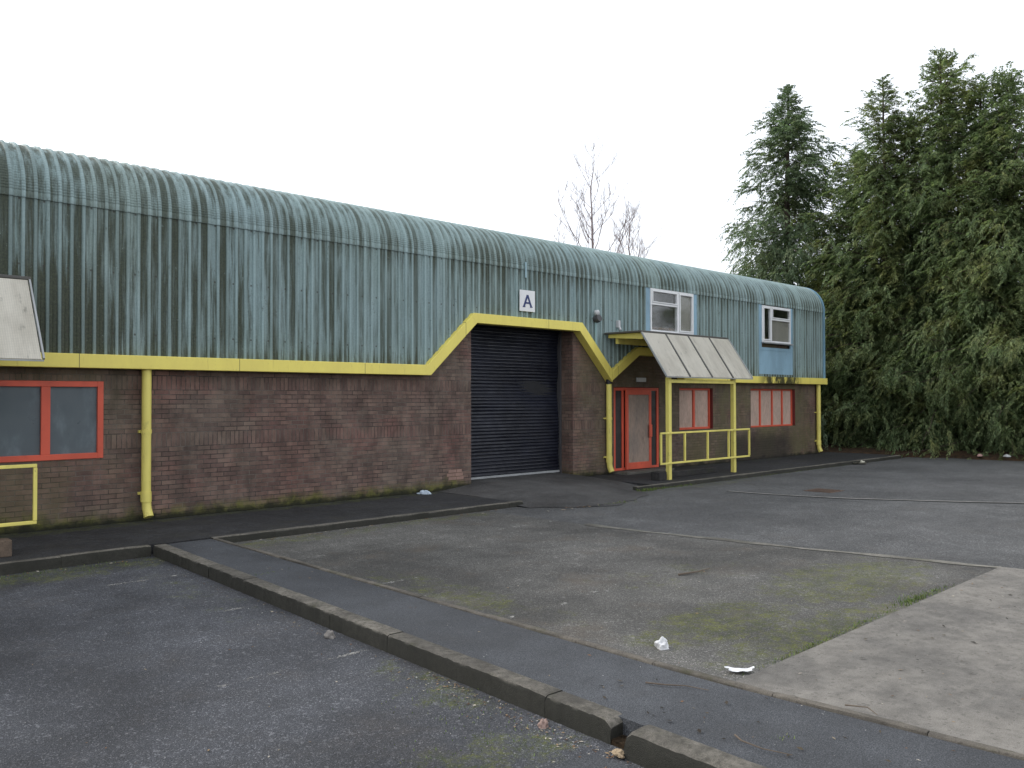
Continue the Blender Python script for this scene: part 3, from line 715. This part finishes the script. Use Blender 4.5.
# ---- drainpipes
def pipe(x, ztop, foot=.10, kink=.05, connector=False):
    r_ = .070; y_ = 13.20
    pts = [(x,y_,ztop),(x,y_,.42),(x+.005,y_,.30),(x+.008,y_-.01,.20),(x+.018,y_-.035,foot+.03),(x+.022,y_-.06,foot-.03)]
    g = MB(); g.tube(pts, [r_]*5+[r_*1.05], 16)
    o = g.build('drainpipe', m_yellow, B, smooth=True)
    for zc in (1.38,.43):
        q = MB(); q.tube([(x,y_,zc-.03),(x,y_,zc+.03)], r_+.008, 16); q.box(x-.095,x+.095,y_+.050,y_+.098,zc-.02,zc+.02); q.build('pipe_bracket', m_yellow, o)
    q = MB(); q.tube([(x,y_,.30),(x,y_,.42)], r_+.010, 16); q.build('pipe_shoe', m_yellow, o)
    if connector:
        q = MB(); q.tube([(x,y_,ztop-.02),(x,y_,ztop+.13)], r_+.004, 16); q.build('pipe_collar', m_black, o)
    return o
pipe(4.655,2.36); pipe(15.66,2.24,connector=True); pipe(26.45,2.33)

# ------------------------------------------------------------------ PORCHES (canopy on two posts with a railing)
def porch(xa, label):
    P = thing('porch_canopy', label, 'porch', (xa+1.85, 11.45, 0), 'porches along the front of the unit')
    W_ = 3.68; xb = xa+W_; yB, zB, yT, zT = 11.33, 2.37, 12.03, 3.41
    sl_ = Vector((0, yT-yB, zT-zB)); nrm = Vector((0, -(zT-zB), yT-yB)).normalized()
    for i in range(4):                      # four sheets of wired glass
        a = xa + W_*i/4 + .025; b = xa + W_*(i+1)/4 - .025
        P0 = [Vector((a,yB,zB)),Vector((b,yB,zB)),Vector((b,yT,zT)),Vector((a,yT,zT))]
        g = MB(); g.hexa(P0 + [q + nrm*.012 for q in P0]); g.build('glazing_sheet', m_wired, P)
    for i in range(5):
        g = MB(); x = xa + W_*i/4
        g.bar((x,yB-.01,zB+.008), (x,yT,zT+.008), .045 if 0<i<4 else .02, .04, nrm)
        g.build('glazing_bar', m_bar if 0 < i < 4 else m_alu, P)
    g = MB(); g.bar((xa,yB-.005,zB-.012),(xb,yB-.005,zB-.012),.03,.02); g.build('eaves_trim', m_alu, P)
    g = MB(); g.box(xa-.02,xb+.02,yT,13.165,zT+.015,zT+.055); g.build('flat_roof', m_bar, P, bevel=.006)
    g = MB()                                 # yellow frame under the roof
    for x in (xa+.10, xa+1.25, xa+2.45, xb-.10):
        g.hexa([(x-.03,yT+.02,zT-.15),(x+.03,yT+.02,zT-.15),(x+.03,13.1,zT-.07),(x-.03,13.1,zT-.07),(x-.03,yT+.02,zT+.012),(x+.03,yT+.02,zT+.012),(x+.03,13.1,zT+.012),(x-.03,13.1,zT+.012)])
    g.box(xa+.14,xb-.14,12.85,12.93,zT-.22,zT-.08); g.box(xa+.34,xa+2.99,11.43,11.53,2.23,2.31)
    g.build('frame', m_yellow, P, bevel=.005)
    for x in (xa+.29, xa+3.02):
        g = MB(); g.box(x-.052,x+.052,11.43,11.535,-.03,2.36); g.build('post', m_yellow, P, bevel=.012)
    rl = MB(); rl.bar((xa-.15,11.39,1.075),(xb-.05,11.39,1.075),.03,.042); rl.bar((xa-.15,11.39,.385),(xb-.05,11.39,.385),.03,.042)
    rl = rl.build('railing', m_yellow, P, bevel=.006)
    for x in (xa-.13, xa+.79, xa+1.73, xa+2.65, xb-.07):
        q = MB(); q.box(x-.02,x+.02,11.37,11.41,.41,1.05); q.build('baluster', m_yellow, rl)
    return P
porch(15.45, 'yellow framed porch with whole sloping glass roof over the boarded red entrance door')
porch(-.91, 'yellow framed porch whose end shows at the left edge beside the blue glazed red window')
m_block = concrete('brown_block', (.15,.11,.08), (.09,.07,.055)); m_blockd = concrete('dark_block', (.05,.047,.045), (.03,.029,.028), moss=.3)
def block(x0,x1,y0,y1,z1,mat,label):
    g = MB(); g.box(x0,x1,y0,y1,0.001,z1); o = g.build('concrete_block', mat, bevel=.012); tag(o, label, 'block')
block(2.18,2.46,11.38,11.60,.20,m_block,'brown concrete block standing below the yellow railing at the left edge')
block(15.34,15.62,11.45,11.70,.19,m_blockd,'dark concrete block standing beside the front post of the entrance porch')
block(16.1,18.1,11.74,11.98,.13,m_blockd,'long low dark plinth lying behind the railing of the entrance porch')

# ------------------------------------------------------------------ small fittings on the front
S = thing('unit_sign', 'square white sign with a navy letter A above the roller door', 'sign', (12.82,CY-.04,4.04))
g = MB(); g.box(12.58,13.05,CY-.06,CY-.045,3.80,4.27); g.build('sign_plate', m_white, S, bevel=.004)
g = MB(); yL = (CY-.064, CY-.0605)
def seg(p,q,w_):
    p,q = Vector(p),Vector(q); d = (q-p).normalized(); n_ = Vector((-d.y,d.x))*w_/2
    g.prism([tuple(p-n_),tuple(q-n_),tuple(q+n_),tuple(p+n_)], 'y', *yL)
seg((12.705,3.905),(12.815,4.165),.05); yL = (CY-.065, CY-.0602); seg((12.930,3.905),(12.815,4.165),.05); yL = (CY-.066, CY-.0599); seg((12.745,3.99),(12.89,3.99),.038)
yL = (CY-.067, CY-.0597); seg((12.672,3.905),(12.745,3.905),.025); seg((12.895,3.905),(12.965,3.905),.025)
g.build('lettering', m_navy, S)
for z_ in (3.90,4.13):
    g = MB(); g.box(12.62,13.01,CY-.045,CY-.034,z_,z_+.03); g.build('mounting_rail', m_alu, S)
o = MB(); o.box(12.765,12.80,CY-.055,CY-.034,4.55,4.90); o = o.build('cable_cover', paint('light_blue_strip', (.42,.60,.66), amt=.2), None, bevel=.004); tag(o, 'short light blue vertical strip on the cladding above the letter sign', 'cable cover')
L = thing('wall_light', 'round dark wall lamp with white lens on the cladding beside the roller door arch', 'lamp', (15.11,CY-.03,3.85))
g = MB(); g.tube([(15.11,CY-.03,3.78),(15.11,CY-.10,3.78),(15.11,CY-.18,3.80)], [.08,.10,.085], 16); g.tube([(15.11,CY-.10,3.83),(15.11,CY-.12,3.90)], .04, 10); g.build('lamp_body', m_lamp, L, smooth=True)
g = MB(); g.tube([(15.09,CY-.09,3.925),(15.09,CY-.15,3.925),(15.09,CY-.175,3.92)], [.07,.065,.035], 16); g.build('lens', m_lampw, L, smooth=True)
g = MB(); g.tube([(15.10,CY-.065,3.70),(15.10,CY-.065,3.12)], .03, 10); g.build('conduit', m_conduit, L, smooth=True)
o = MB(); o.box(16.84,17.22,WY-.035,WY-.002,2.29,2.40); o = o.build('door_plaque', m_lampw, None, bevel=.006); tag(o, 'small blank white plaque on the brick above the red entrance door', 'plaque')
o = MB(); o.box(15.93,16.01,CY-.09,CY-.0,3.62,3.80); o.tube([(15.97,CY-.09,3.62),(15.97,CY-.12,3.56)], .03, 8); o = o.build('light_sensor', m_lampw, None, bevel=.01); tag(o, 'tiny white sensor box on the cladding above the flat part of the porch roof', 'sensor')
o = MB(); o.box(XR+.04,XR+.20,13.26,13.42,4.24,4.60); o = o.build('alarm_box', m_lampw, None, bevel=.02); tag(o, 'small white alarm box on the far right corner of the unit', 'alarm box')

# ------------------------------------------------------------------ TREES
def foliage_material(name, a, b, brown, warm):
    t = NT(name); gm = t.n('ShaderNodeNewGeometry'); r_ = gm.outputs['Random Per Island']
    c = t.mix(r_, a, b)
    cl = t.noise(.75, 4, .65)
    c = t.mix(t.ramp(cl, .45, .7, 0, warm), c, (.17,.155,.045))
    c = t.mix(t.ramp(t.noise(1.4,4,.7), .62, .74, 0, brown), c, (.13,.085,.035))
    c = t.mul(c, t.ramp(t.white(t.math('MULTIPLY', r_, 91.7)), 0, 1, .6, 1.45))
    t.fin(c, .7, .2)
    tl = t.n('ShaderNodeBsdfTranslucent'); t.link(t.mix(1., c, (1.7,1.85,1.35), 'MULTIPLY'), tl.inputs[0]); mx = t.n('ShaderNodeMixShader'); mx.inputs[0].default_value = .38
    t.link(t.b.outputs[0], mx.inputs[1]); t.link(tl.outputs[0], mx.inputs[2]); t.link(mx.outputs[0], t.out.inputs[0]); return t.m
m_fol = foliage_material('cypress_foliage', (.082,.122,.058), (.142,.174,.082), .30, .55)
m_fol2 = foliage_material('dark_cypress_foliage', (.070,.104,.062), (.112,.144,.084), .2, .25)
m_bark = paint('bark', (.085,.062,.048), dirt=(.03,.03,.02), amt=.5, rough=.95, scale=3)
def unit(v): return v / np.maximum(np.linalg.norm(v, axis=1, keepdims=True), 1e-9)
def conifer_mesh(H, Rm, seed, nb, z0=.25, sparse=0., topexp=.8, sprays=9, mul=1., up=0.):
    """drooping conifer crown: branches -> flat feathery sprays -> many leaf slips; returns verts, quads, branch list"""
    r = np.random.default_rng(seed)
    z = z0 + (H-z0)*(np.linspace(0,1,nb)**.95)*.985; f = (z-z0)/(H-z0)
    az = np.cumsum(r.uniform(1.7,3.1,nb))
    lobe = 1 + .20*np.sin(az*2+seed) + .14*np.sin(az*3+z*.9+seed*2) + .16*np.sin(z*1.9+az+seed)
    L = Rm*np.clip(1-f,0,1)**topexp*lobe*r.uniform(.5,1.2,nb)*(1+.22*np.sin(az+seed)) + .16*(1-f**6*.8)
    ns = np.maximum(4, (sprays*(.25+L/Rm*1.1)).astype(int))
    bi = np.repeat(np.arange(nb), ns)
    if sparse > 0:
        clump = np.sin(az*1.0+z*2.1+seed)+np.sin(z*3.3+az*2)
        drop = (clump < -1.1+2.2*sparse*(f>.35)) & (r.random(nb) < .8)
        bi = bi[~drop[bi]]
    bi = bi[(r.random(nb) > .14)[bi]]
    S = len(bi); Lb = L[bi]; fb = f[bi]
    s = 1.02-(r.random(S)**(1.2-.45*fb))*.98; d = s*Lb
    rise = r.uniform(.0,.40,nb)+up*f
    out = np.stack([np.cos(az),np.sin(az),np.zeros(nb)],1)
    zc = z[bi] + rise[bi]*d - .40*(d**2)/np.maximum(Lb,.4)*(1-fb*.8)
    P = out[bi]*d[:,None]; P[:,2] = np.maximum(zc, .10)
    side = np.stack([-np.sin(az),np.cos(az),np.zeros(nb)],1)[bi]
    wsc = np.clip(Lb/1.3,.12,1.)
    P += side*(r.normal(0,.34,S)*wsc*(.35+.65*s))[:,None]; P[:,2] += r.normal(0,.13,S)*wsc
    sg = r.normal(0,.75,(S,1))
    dz = r.uniform(-1.15,.25,S)*(1-.35*fb) + up*fb*.8 + fb**6*1.8
    dirv = unit(out[bi]*r.uniform(.45,1.,(S,1)) + side*sg + np.array([0,0,1.])*dz[:,None])
    SL = r.uniform(.30,.62,S)*mul*np.clip(.30+Lb/1.5,.30,1.)
    nl = 18
    k = np.tile(np.arange(nl), S); si = np.repeat(np.arange(S), nl); tp = (k+.5)/nl
    upv = unit(np.cross(dirv, np.cross(np.array([0,0,1.])+r.normal(0,.35,(S,3)), dirv)))
    lat = np.cross(dirv, upv)
    sgn = np.where(k%2==0, 1., -1.)[:,None]
    wid = (1-tp*.75)*(.3+.7*np.minimum(1,tp*5))
    base = P[si] + dirv[si]*(SL[si]*tp)[:,None] - np.array([0,0,1.])*((tp**2)*SL[si]*.55)[:,None]
    ld = unit(dirv[si]*.75 + lat[si]*sgn*r.uniform(.5,1.2,(len(k),1)) + r.normal(0,.20,(len(k),3)) - np.array([0,0,.55]))
    ll = SL[si]*r.uniform(.22,.38,len(k))*(.35+.65*wid); lw = np.clip(ll*r.uniform(.16,.24,len(k)),.010,.035)
    nv = unit(np.cross(ld, upv[si] + r.normal(0,.35,(len(k),3))))
    V = np.empty((len(k)*4,3)); V[0::4] = base; V[1::4] = base + ld*(ll*.45)[:,None] + nv*lw[:,None]
    V[2::4] = base + ld*ll[:,None] - np.array([0,0,1.])*(ll*.18)[:,None]; V[3::4] = base + ld*(ll*.45)[:,None] - nv*lw[:,None]
    Q = np.arange(len(k)*4).reshape(-1,4)
    br = [(z[i], az[i], L[i], rise[i], f[i]) for i in range(0, nb, 2)]
    return V, Q, br
def trunk_mb(H, br, r0, lean=0):
    g = MB(); n_ = 9
    g.tube([(lean*(i/n_)**2, .04*math.sin(i*1.3), H*.985*i/n_ - (.15 if i == 0 else 0)) for i in range(n_+1)], [r0*(1-.95*i/n_)+.008 for i in range(n_+1)], 8)
    for z,a,L,rise,f in br:
        pts = []
        for q in (0,.35,.7,.95):
            d = q*L; pts.append((math.cos(a)*d, math.sin(a)*d, max(.1, z + rise*d - .40*d*d/max(L,.4)*(1-f*.8))))
        g.tube(pts, [.035*(1-f*.7),.025*(1-f*.7),.014,.006], 4, cap=False)
    return g
kinds = {
 'main':  (conifer_mesh(13.6, 3.0, 3, 470, topexp=.56, sprays=20, up=.35), .24, m_fol),
 'slim':  (conifer_mesh(13.8, 2.5, 8, 420, topexp=.70, sprays=23, sparse=.08, up=.3), .18, m_fol),
 'spire': (conifer_mesh(14.0, 4.9, 21, 520, topexp=.80, sprays=30, sparse=.03), .24, m_fol2),
 'young': (conifer_mesh(6.2, 2.0, 33, 270, z0=.1, topexp=.45, sprays=17), .10, m_fol),
}
proto = {}
def tree(kind, x, y, rot, sx, sz, label):
    (Vv, Qq, br), r0, mt = kinds[kind]
    T = thing('cypress_tree', label, 'tree', (0,0,0), 'row of conifers beyond the end of the unit')
    if kind not in proto:
        Hh = {'main':13.6,'slim':13.8,'spire':14.0,'young':6.2}[kind]
        tr = trunk_mb(Hh, br, r0).build('trunk', m_bark, T, recalc=False)
        cr = np_mesh('crown', Vv, Qq, mt, T)
        proto[kind] = (tr, cr)
    else:
        for src in proto[kind]:
            c = src.copy(); C.objects.link(c); c.parent = T
    T.location = (x,y,-.1); T.rotation_euler = (0,0,rot); T.scale = (sx,sx,sz)
    return T
TREES = [
 ('spire',31.2,16.9,0.4,1.12,1.06,'tall tapering conifer rising behind the right end of the curved roof'),
 ('slim', 31.4,14.2,1.9,1.2,.85,'shorter conifer with drooping tip just right of the tapering one behind the roof'),
 ('slim', 30.7,12.8,2.6,1.05,1.01,'slender conifer with thin bare leader between the shorter one and the tallest crown'),
 ('main', 31.3,11.9,3.3,.9,.91,'broad conifer filling the gap just left of the tallest crown'),
 ('main', 30.9,10.9,0.9,.95,1.05,'tallest conifer of the dense row at the end of the car park'),
 ('main', 30.6,9.5,2.3,1.0,.945,'broad dense conifer just right of the tallest crown'),
 ('main', 30.7,8.7,4.1,.85,.935,'dense conifer whose pointed top stands nearest the right edge of the picture'),
 ('main', 30.8,6.6,5.3,1.1,.80,'conifer just past the right edge of the picture, next along the row'),
 ('young',30.3,14.2,.3,1.0,1.0,'low bushy conifer tucked against the yellow drainpipe corner of the unit'),
 ('young',30.4,12.1,1.7,1.05,.95,'low bushy conifer in front of the slender bare-tipped one'),
 ('young',30.5,10.1,3.0,1.0,1.05,'low bushy conifer under the tallest crown at the tarmac edge'),
 ('young',30.7,8.1,4.4,1.05,.95,'low bushy conifer nearest the right edge behind the small litter'),
 ('young',30.9,6.2,5.6,1.0,1.0,'low bushy conifer at the far right end of the tarmac edge'),
]
for k_, x_, y_, ro_, sx_, sz_, la_ in TREES:      # set back so a strip of bare soil shows along the tarmac
    tree(k_, x_ + (.9 if k_ == 'young' else .8), y_*1.02, ro_, sx_*(.88 if k_ == 'young' else 1.), sz_*1.02, la_)
# bare soil strip with fallen needles under the row
g = MB(); vs=[]; fs=[]
for j in range(41):
    y = 0 + 14.5*j/40
    for i, (dx, zz) in enumerate(((28.0,-.12),(28.35,.0),(29.2,.10),(34,.2))):
        vs.append((dx + (.12*math.sin(y*2.1)+.08*math.sin(y*5.3) if i < 2 else 0) + max(0,(13-y))*.09 - (.9 if y > 11 and i<2 else .0)*min(1,(y-11)/2 if y>11 else 0), y, zz + .03*math.sin(y*3+i)))
for j in range(40):
    for i in range(3): k=j*4+i; fs.append((k,k+1,k+5,k+4))
t = NT('needle_litter_soil'); c = t.mix(t.ramp(t.noise(6,5,.75),.35,.65), (.028,.02,.014), (.075,.045,.025)); c = t.mul(c, t.ramp(t.noise(70,3,.8),.3,.7,.5,1.5)); t.bump(t.noise(40,4,.8), .03, 1.); t.fin(c,.95,.15)
struct(g.add(vs,fs).build('soil_strip', t.m, recalc=False))
# leafless trees far behind the roof
m_twig = paint('grey_pink_bark', (.30,.24,.23), dirt=(.16,.13,.12), amt=.4, rough=.9)
def bare_tree(base, H, seed, label, spread=1., r0=.16, lvl=3, ztrim=.45):
    rd = random.Random(seed); T = thing('bare_tree', label, 'tree', base)
    tr = MB(); br = MB()
    pts = [Vector((0,0,0))]; 
    for i in range(1,13): pts.append(Vector((rd.uniform(-.12,.12), rd.uniform(-.12,.12), H*i/12)))
    tr.tube([tuple(Vector(base)+p) for p in pts], [r0*(1-.93*i/12) for i in range(13)], 8)
    def grow(p, d, L, r_, lv):
        q = [p]; dd = d.copy()
        for i in range(5):
            dd = (dd + Vector((rd.uniform(-.2,.2),rd.uniform(-.2,.2),rd.uniform(-.02,.22)))).normalized(); q.append(q[-1] + dd*L/5)
        br.tube([tuple(Vector(base)+x) for x in q], [r_*(1-.75*i/5) for i in range(6)], 4, cap=False)
        if lv > 0:
            for k_ in range(6 if lv > 1 else 7):
                i = rd.randint(1,4); s = q[i].lerp(q[i+1], rd.random())
                nd = (dd*.9 + Vector((rd.uniform(-1,1),rd.uniform(-1,1),rd.uniform(-.2,.8)))).normalized()
                grow(s, nd, L*rd.uniform(.32,.6), r_*.5, lv-1)
    for i in range(24):
        f = ztrim + (.97-ztrim)*i/23; z = H*f; a = i*2.4 + rd.uniform(-.4,.4)
        grow(Vector((0,0,z)), Vector((math.cos(a)*.8,math.sin(a)*.8,.75)).normalized(), spread*H*.24*(1.12-f)*rd.uniform(.8,1.25), .060*(1.15-f), lvl-1)
    tr.build('trunk', m_twig, T, recalc=False); br.build('branches', m_twig, T, recalc=False)
bare_tree((38.0,33.3,0), 17.4, 5, 'tall leafless tree with upright leader beyond the middle of the curved roof', 1.5, .17)
bare_tree((42.0,33.6,0), 14.0, 9, 'low leafless tree showing only its twiggy top right of the tall leafless one', 1.6, .13, 3, .55)
bare_tree((41.5,39.4,0), 14.6, 12, 'leafless tree showing only thin twig tips left of the tall leafless one', .7, .08, 2, .7)

# ------------------------------------------------------------------ LITTER, TWIGS, WEEDS
m_paper = paint('white_plastic', (.78,.78,.78), dirt=(.5,.5,.5), amt=.15, rough=.45)
def crumple(x,y,z,sx,sy,sz,seed,label,name='litter_bag',cat='litter',mat=None):
    import bmesh
    from mathutils import noise
    bm = bmesh.new(); bmesh.ops.create_icosphere(bm, subdivisions=4, radius=1)
    for v in bm.verts:
        k = 1 + .55*noise.noise(v.co*1.6+Vector((seed,0,0))) + .28*abs(noise.noise(v.co*4.1+Vector((0,seed,0))))
        v.co = Vector((v.co.x*sx*k, v.co.y*sy*k, max(-.2,v.co.z)*sz*k + sz*.2))
    me = bpy.data.meshes.new(name); bm.to_mesh(me); bm.free(); me.materials.append(mat or m_paper)
    o = bpy.data.objects.new(name, me); C.objects.link(o); o.location = (x,y,z); o.rotation_euler = (0,0,seed); tag(o, label, cat); return o
crumple(5.22,3.88,gz(5.2,3.9)+.0,.050,.040,.060,1.3,'white crumpled bag on the tarmac beside the path edging')
def flat_sheet(x,y,z,lx,ly,rot,seed,label,mat=None,curl=.02):
    from mathutils import noise
    g = MB(); vs=[]; fs=[]; n_=14
    for s_ in (0,.003):
        for j in range(n_+1):
            for i in range(n_+1):
                u,v = i/n_-.5, j/n_-.5
                zz = .004 + curl*(abs(noise.noise(Vector((u*3+seed,v*3,seed))))*1.2 + (u*2)**4*.8)
                vs.append((u*lx*(1+.15*math.sin(v*5)), v*ly*(1+.2*math.sin(u*4+seed)), zz+s_))
    N=(n_+1)**2
    for j in range(n_):
        for i in range(n_): k=j*(n_+1)+i; fs.append((k+N,k+1+N,k+n_+2+N,k+n_+1+N)); fs.append((k,k+n_+1,k+n_+2,k+1))
    o = g.add(vs,fs).build('litter_sheet', mat or m_paper, None, recalc=False); o.location=(x,y,z); o.rotation_euler=(0,0,rot); tag(o,label,'litter'); return o
flat_sheet(5.13,3.15,gz(5,3.1)+.012,.18,.065,-.85,2,'white flattened paper at the corner of the concrete slab',curl=.013)
flat_sheet(24.3,10.85,gz(24,10.8)+.004,.55,.30,.4,3,'pale flattened sheet on the tarmac just beyond the corner drainpipe',paint('cream_paper',(.52,.50,.40),amt=.3),.06)
crumple(28.55,8.95,.03,.10,.06,.05,3.1,'white and red scrap at the foot of the conifers, left one of two',mat=paint('pinkish_scrap',(.6,.38,.34),amt=.3))
crumple(28.75,8.25,.04,.09,.06,.05,4.4,'white scrap at the foot of the conifers, right one of two')
crumple(9.95,13.12,.0,.11,.06,.055,5.2,'blue and white crumpled can-like scrap at the base of the brick wall',mat=paint('pale_blue_scrap',(.5,.58,.66),amt=.35))
crumple(3.66,3.62,-.13,.032,.028,.035,6.1,'pinkish stone lying in the gutter by the kerb near the gap','stone','stone',paint('pink_stone',(.36,.25,.21),amt=.3,rough=.9))
crumple(3.66,3.02,-.115,.036,.03,.022,7.7,'small tan stone lying in the broken gap of the kerb','stone','stone',paint('tan_stone',(.40,.30,.19),amt=.3,rough=.9))
crumple(3.70,6.2,-.13,.045,.035,.045,8.2,'rounded grey stone leaning on the kerb face halfway along','stone','stone',paint('grey_stone',(.24,.22,.20),amt=.3,rough=.9))
m_stick = paint('dry_stick', (.13,.10,.075), amt=.4, rough=.9)
def twig(pts, r_, label):
    g = MB(); g.tube(pts, [r_*(1-.6*i/(len(pts)-1)) for i in range(len(pts))], 6); tag(g.build('twig', m_stick, None, recalc=False, smooth=True), label, 'twig')
twig([(4.42,3.42,.012),(4.47,3.3,.016),(4.56,3.2,.013),(4.6,3.05,.012)], .006, 'thin brown twig lying across the path left of the paper')
twig([(4.10,2.55,.012),(4.02,2.46,.03),(4.03,2.34,.02),(4.09,2.2,.012)], .006, 'bent twig lying on the path beside the broken kerb end')
twig([(4.98,2.33,.014),(5.0,2.2,.03),(4.95,2.12,.02)], .005, 'short reddish twig standing across the edging of the concrete slab')
twig([(7.5,5.35,-.025),(7.75,5.28,-.02),(8.02,5.3,-.025)], .012, 'straight dead stick on the mossy tarmac between the bay line and slab')
# leaf litter: nobody could count it
def scatter(name, n_, fn, size, mat, seed, lift=.004):
    r = np.random.default_rng(seed); V=[]; 
    for _ in range(n_):
        x,y,z = fn(r); a = r.uniform(0,6.28); l = size*r.uniform(.5,1.5); w_ = l*r.uniform(.3,.6); ti = r.uniform(-.5,.5)
        c_,s_ = math.cos(a),math.sin(a); h = lift + abs(ti)*l*.5
        V += [(x-c_*l,y-s_*l,z+h-ti*l*.4),(x+s_*w_,y-c_*w_,z+h),(x+c_*l,y+s_*l,z+h+ti*l*.4),(x-s_*w_,y+c_*w_,z+h+.3*w_)]
    o = np_mesh(name, np.array(V), np.arange(len(V)).reshape(-1,4), mat); tag(o, None, None, None, 'stuff'); return o
def leafmat(name, cols_):
    t = NT(name); gm = t.n('ShaderNodeNewGeometry'); r_ = gm.outputs['Random Per Island']; cr = t.n('ShaderNodeValToRGB'); cr.color_ramp.interpolation='CONSTANT'
    els = cr.color_ramp.elements; els[0].color = (*cols_[0],1); els[1].position = 1/len(cols_); els[1].color = (*cols_[1],1)
    for i,c_ in enumerate(cols_[2:],2): e = els.new(i/len(cols_)); e.color = (*c_,1)
    t.link(r_, cr.inputs[0]); return t.fin(cr.outputs[0], .8, .2)
m_leaf = leafmat('dead_leaves', [(.17,.095,.05),(.11,.07,.042),(.24,.17,.10),(.07,.045,.03),(.24,.2,.14),(.38,.34,.28)])
def gut(r):
    y = r.uniform(2.8,10.8) if r.random() < .45 else r.uniform(2.9,4.9); return kx(y)-.03-abs(r.normal(0,.13))-(.0 if y>3.4 else .05), y, -.13
def wallgut(r):
    x = r.uniform(-1,3.8) if r.random()<.35 else r.uniform(5,11); y = 10.9-abs(r.normal(0,.10)); return x, y, (-.13 if x<4 else gz(x,y))
def heap(r): return 11.3+r.normal(0,.35), 9.95+abs(r.normal(0,.12)), gz(11,10)+.005
def anyl(r):
    x,y = r.uniform(-3,3.7), r.uniform(2,10.7); return x,y,-.13
def anyr(r):
    x,y = r.uniform(5,10), r.uniform(3.1,10.8); return x,y,gz(x,y)
def pathd(r):
    y = r.uniform(1,10.8); return r.uniform(kx(y)+.2,px_(y)-.06), y, .0
def slabd(r):
    x,y = r.uniform(5.2,10.2), 3.0-abs(r.normal(0,.9)); return x,y,gz(x,y)+.012
scatter('leaf_litter', 300, gut, .0115, m_leaf, 1); scatter('leaf_litter', 160, wallgut, .02, m_leaf, 2); scatter('leaf_litter', 70, heap, .03, m_leaf, 3)
scatter('leaf_litter', 150, anyl, .011, m_leaf, 4); scatter('leaf_litter', 110, anyr, .012, m_leaf, 5); scatter('leaf_litter', 45, pathd, .011, m_leaf, 6); scatter('leaf_litter', 60, slabd, .013, m_leaf, 7)
m_clod = leafmat('dark_clods', [(.03,.024,.018),(.05,.04,.03),(.02,.018,.014),(.07,.055,.035)])
def clodp(r):
    y = r.uniform(1.2,3.6); return r.uniform(kx(y)+.25,px_(y)-.1), y, .0
def clods(r):
    return 6.0+abs(r.normal(0,1.4)), 2.9-abs(r.normal(0,.5)), gz(6,2.5)+.012
scatter('dirt_clods', 26, clodp, .016, m_clod, 21, .008); scatter('dirt_clods', 40, clods, .017, m_clod, 22, .008)
m_chip = leafmat('stone_chips', [(.42,.41,.39),(.26,.25,.24),(.34,.31,.27),(.5,.49,.47)])
scatter('stone_chips', 420, anyl, .0055, m_chip, 8); scatter('stone_chips', 300, anyr, .006, m_chip, 9); scatter('stone_chips', 60, pathd, .005, m_chip, 10); scatter('stone_chips', 120, gut, .007, m_chip, 11)
# weeds and grass tufts
m_grass = leafmat('grass_blades', [(.09,.15,.03),(.13,.18,.045),(.07,.11,.03),(.16,.17,.06)])
def grass(spots, seed):
    r = np.random.default_rng(seed); V=[]
    for (x,y,z,sx,sy,n_,h) in spots:
        for _ in range(n_):
            px,py = x+r.normal(0,sx), y+r.normal(0,sy); a = r.uniform(0,6.28); hh = h*r.uniform(.5,1.3); w_ = .003; ln = r.uniform(.2,.9)*hh
            dx,dy = math.cos(a),math.sin(a)
            V += [(px-dy*w_,py+dx*w_,z),(px+dy*w_,py-dx*w_,z),(px+dx*ln*.5+dy*w_*.7,py+dy*ln*.5-dx*w_*.7,z+hh*.75),(px+dx*ln,py+dy*ln,z+hh)]
    o = np_mesh('grass', np.array(V), np.arange(len(V)).reshape(-1,4), m_grass); tag(o, None, None, None, 'stuff')
sp = [(8.1,3.14,gz(8,3.1),.20,.05,330,.026),(8.6,3.12,gz(8,3.1),.3,.03,160,.018),(6.9,3.12,gz(7,3.1),.35,.02,160,.014),(5.9,3.1,gz(7,3.1),.3,.02,160,.018),
      (4.25,2.35,.01,.03,.03,10,.018),(3.3,3.7,-.13,.3,.2,120,.014),(3.45,4.3,-.13,.2,.3,90,.014),(14.2,10.85,gz(0,10.9),.25,.03,140,.06),(15.2,10.88,gz(0,10.9),.5,.03,120,.04),(12.0,9.9,gz(0,9.9),.25,.05,60,.04),
      (1.6,10.75,-.13,1.4,.14,500,.02),(4.2,8.4,.0,.10,.03,30,.01),(20,10.88,gz(0,10.9),2.5,.03,200,.03)]
grass(sp, 4)
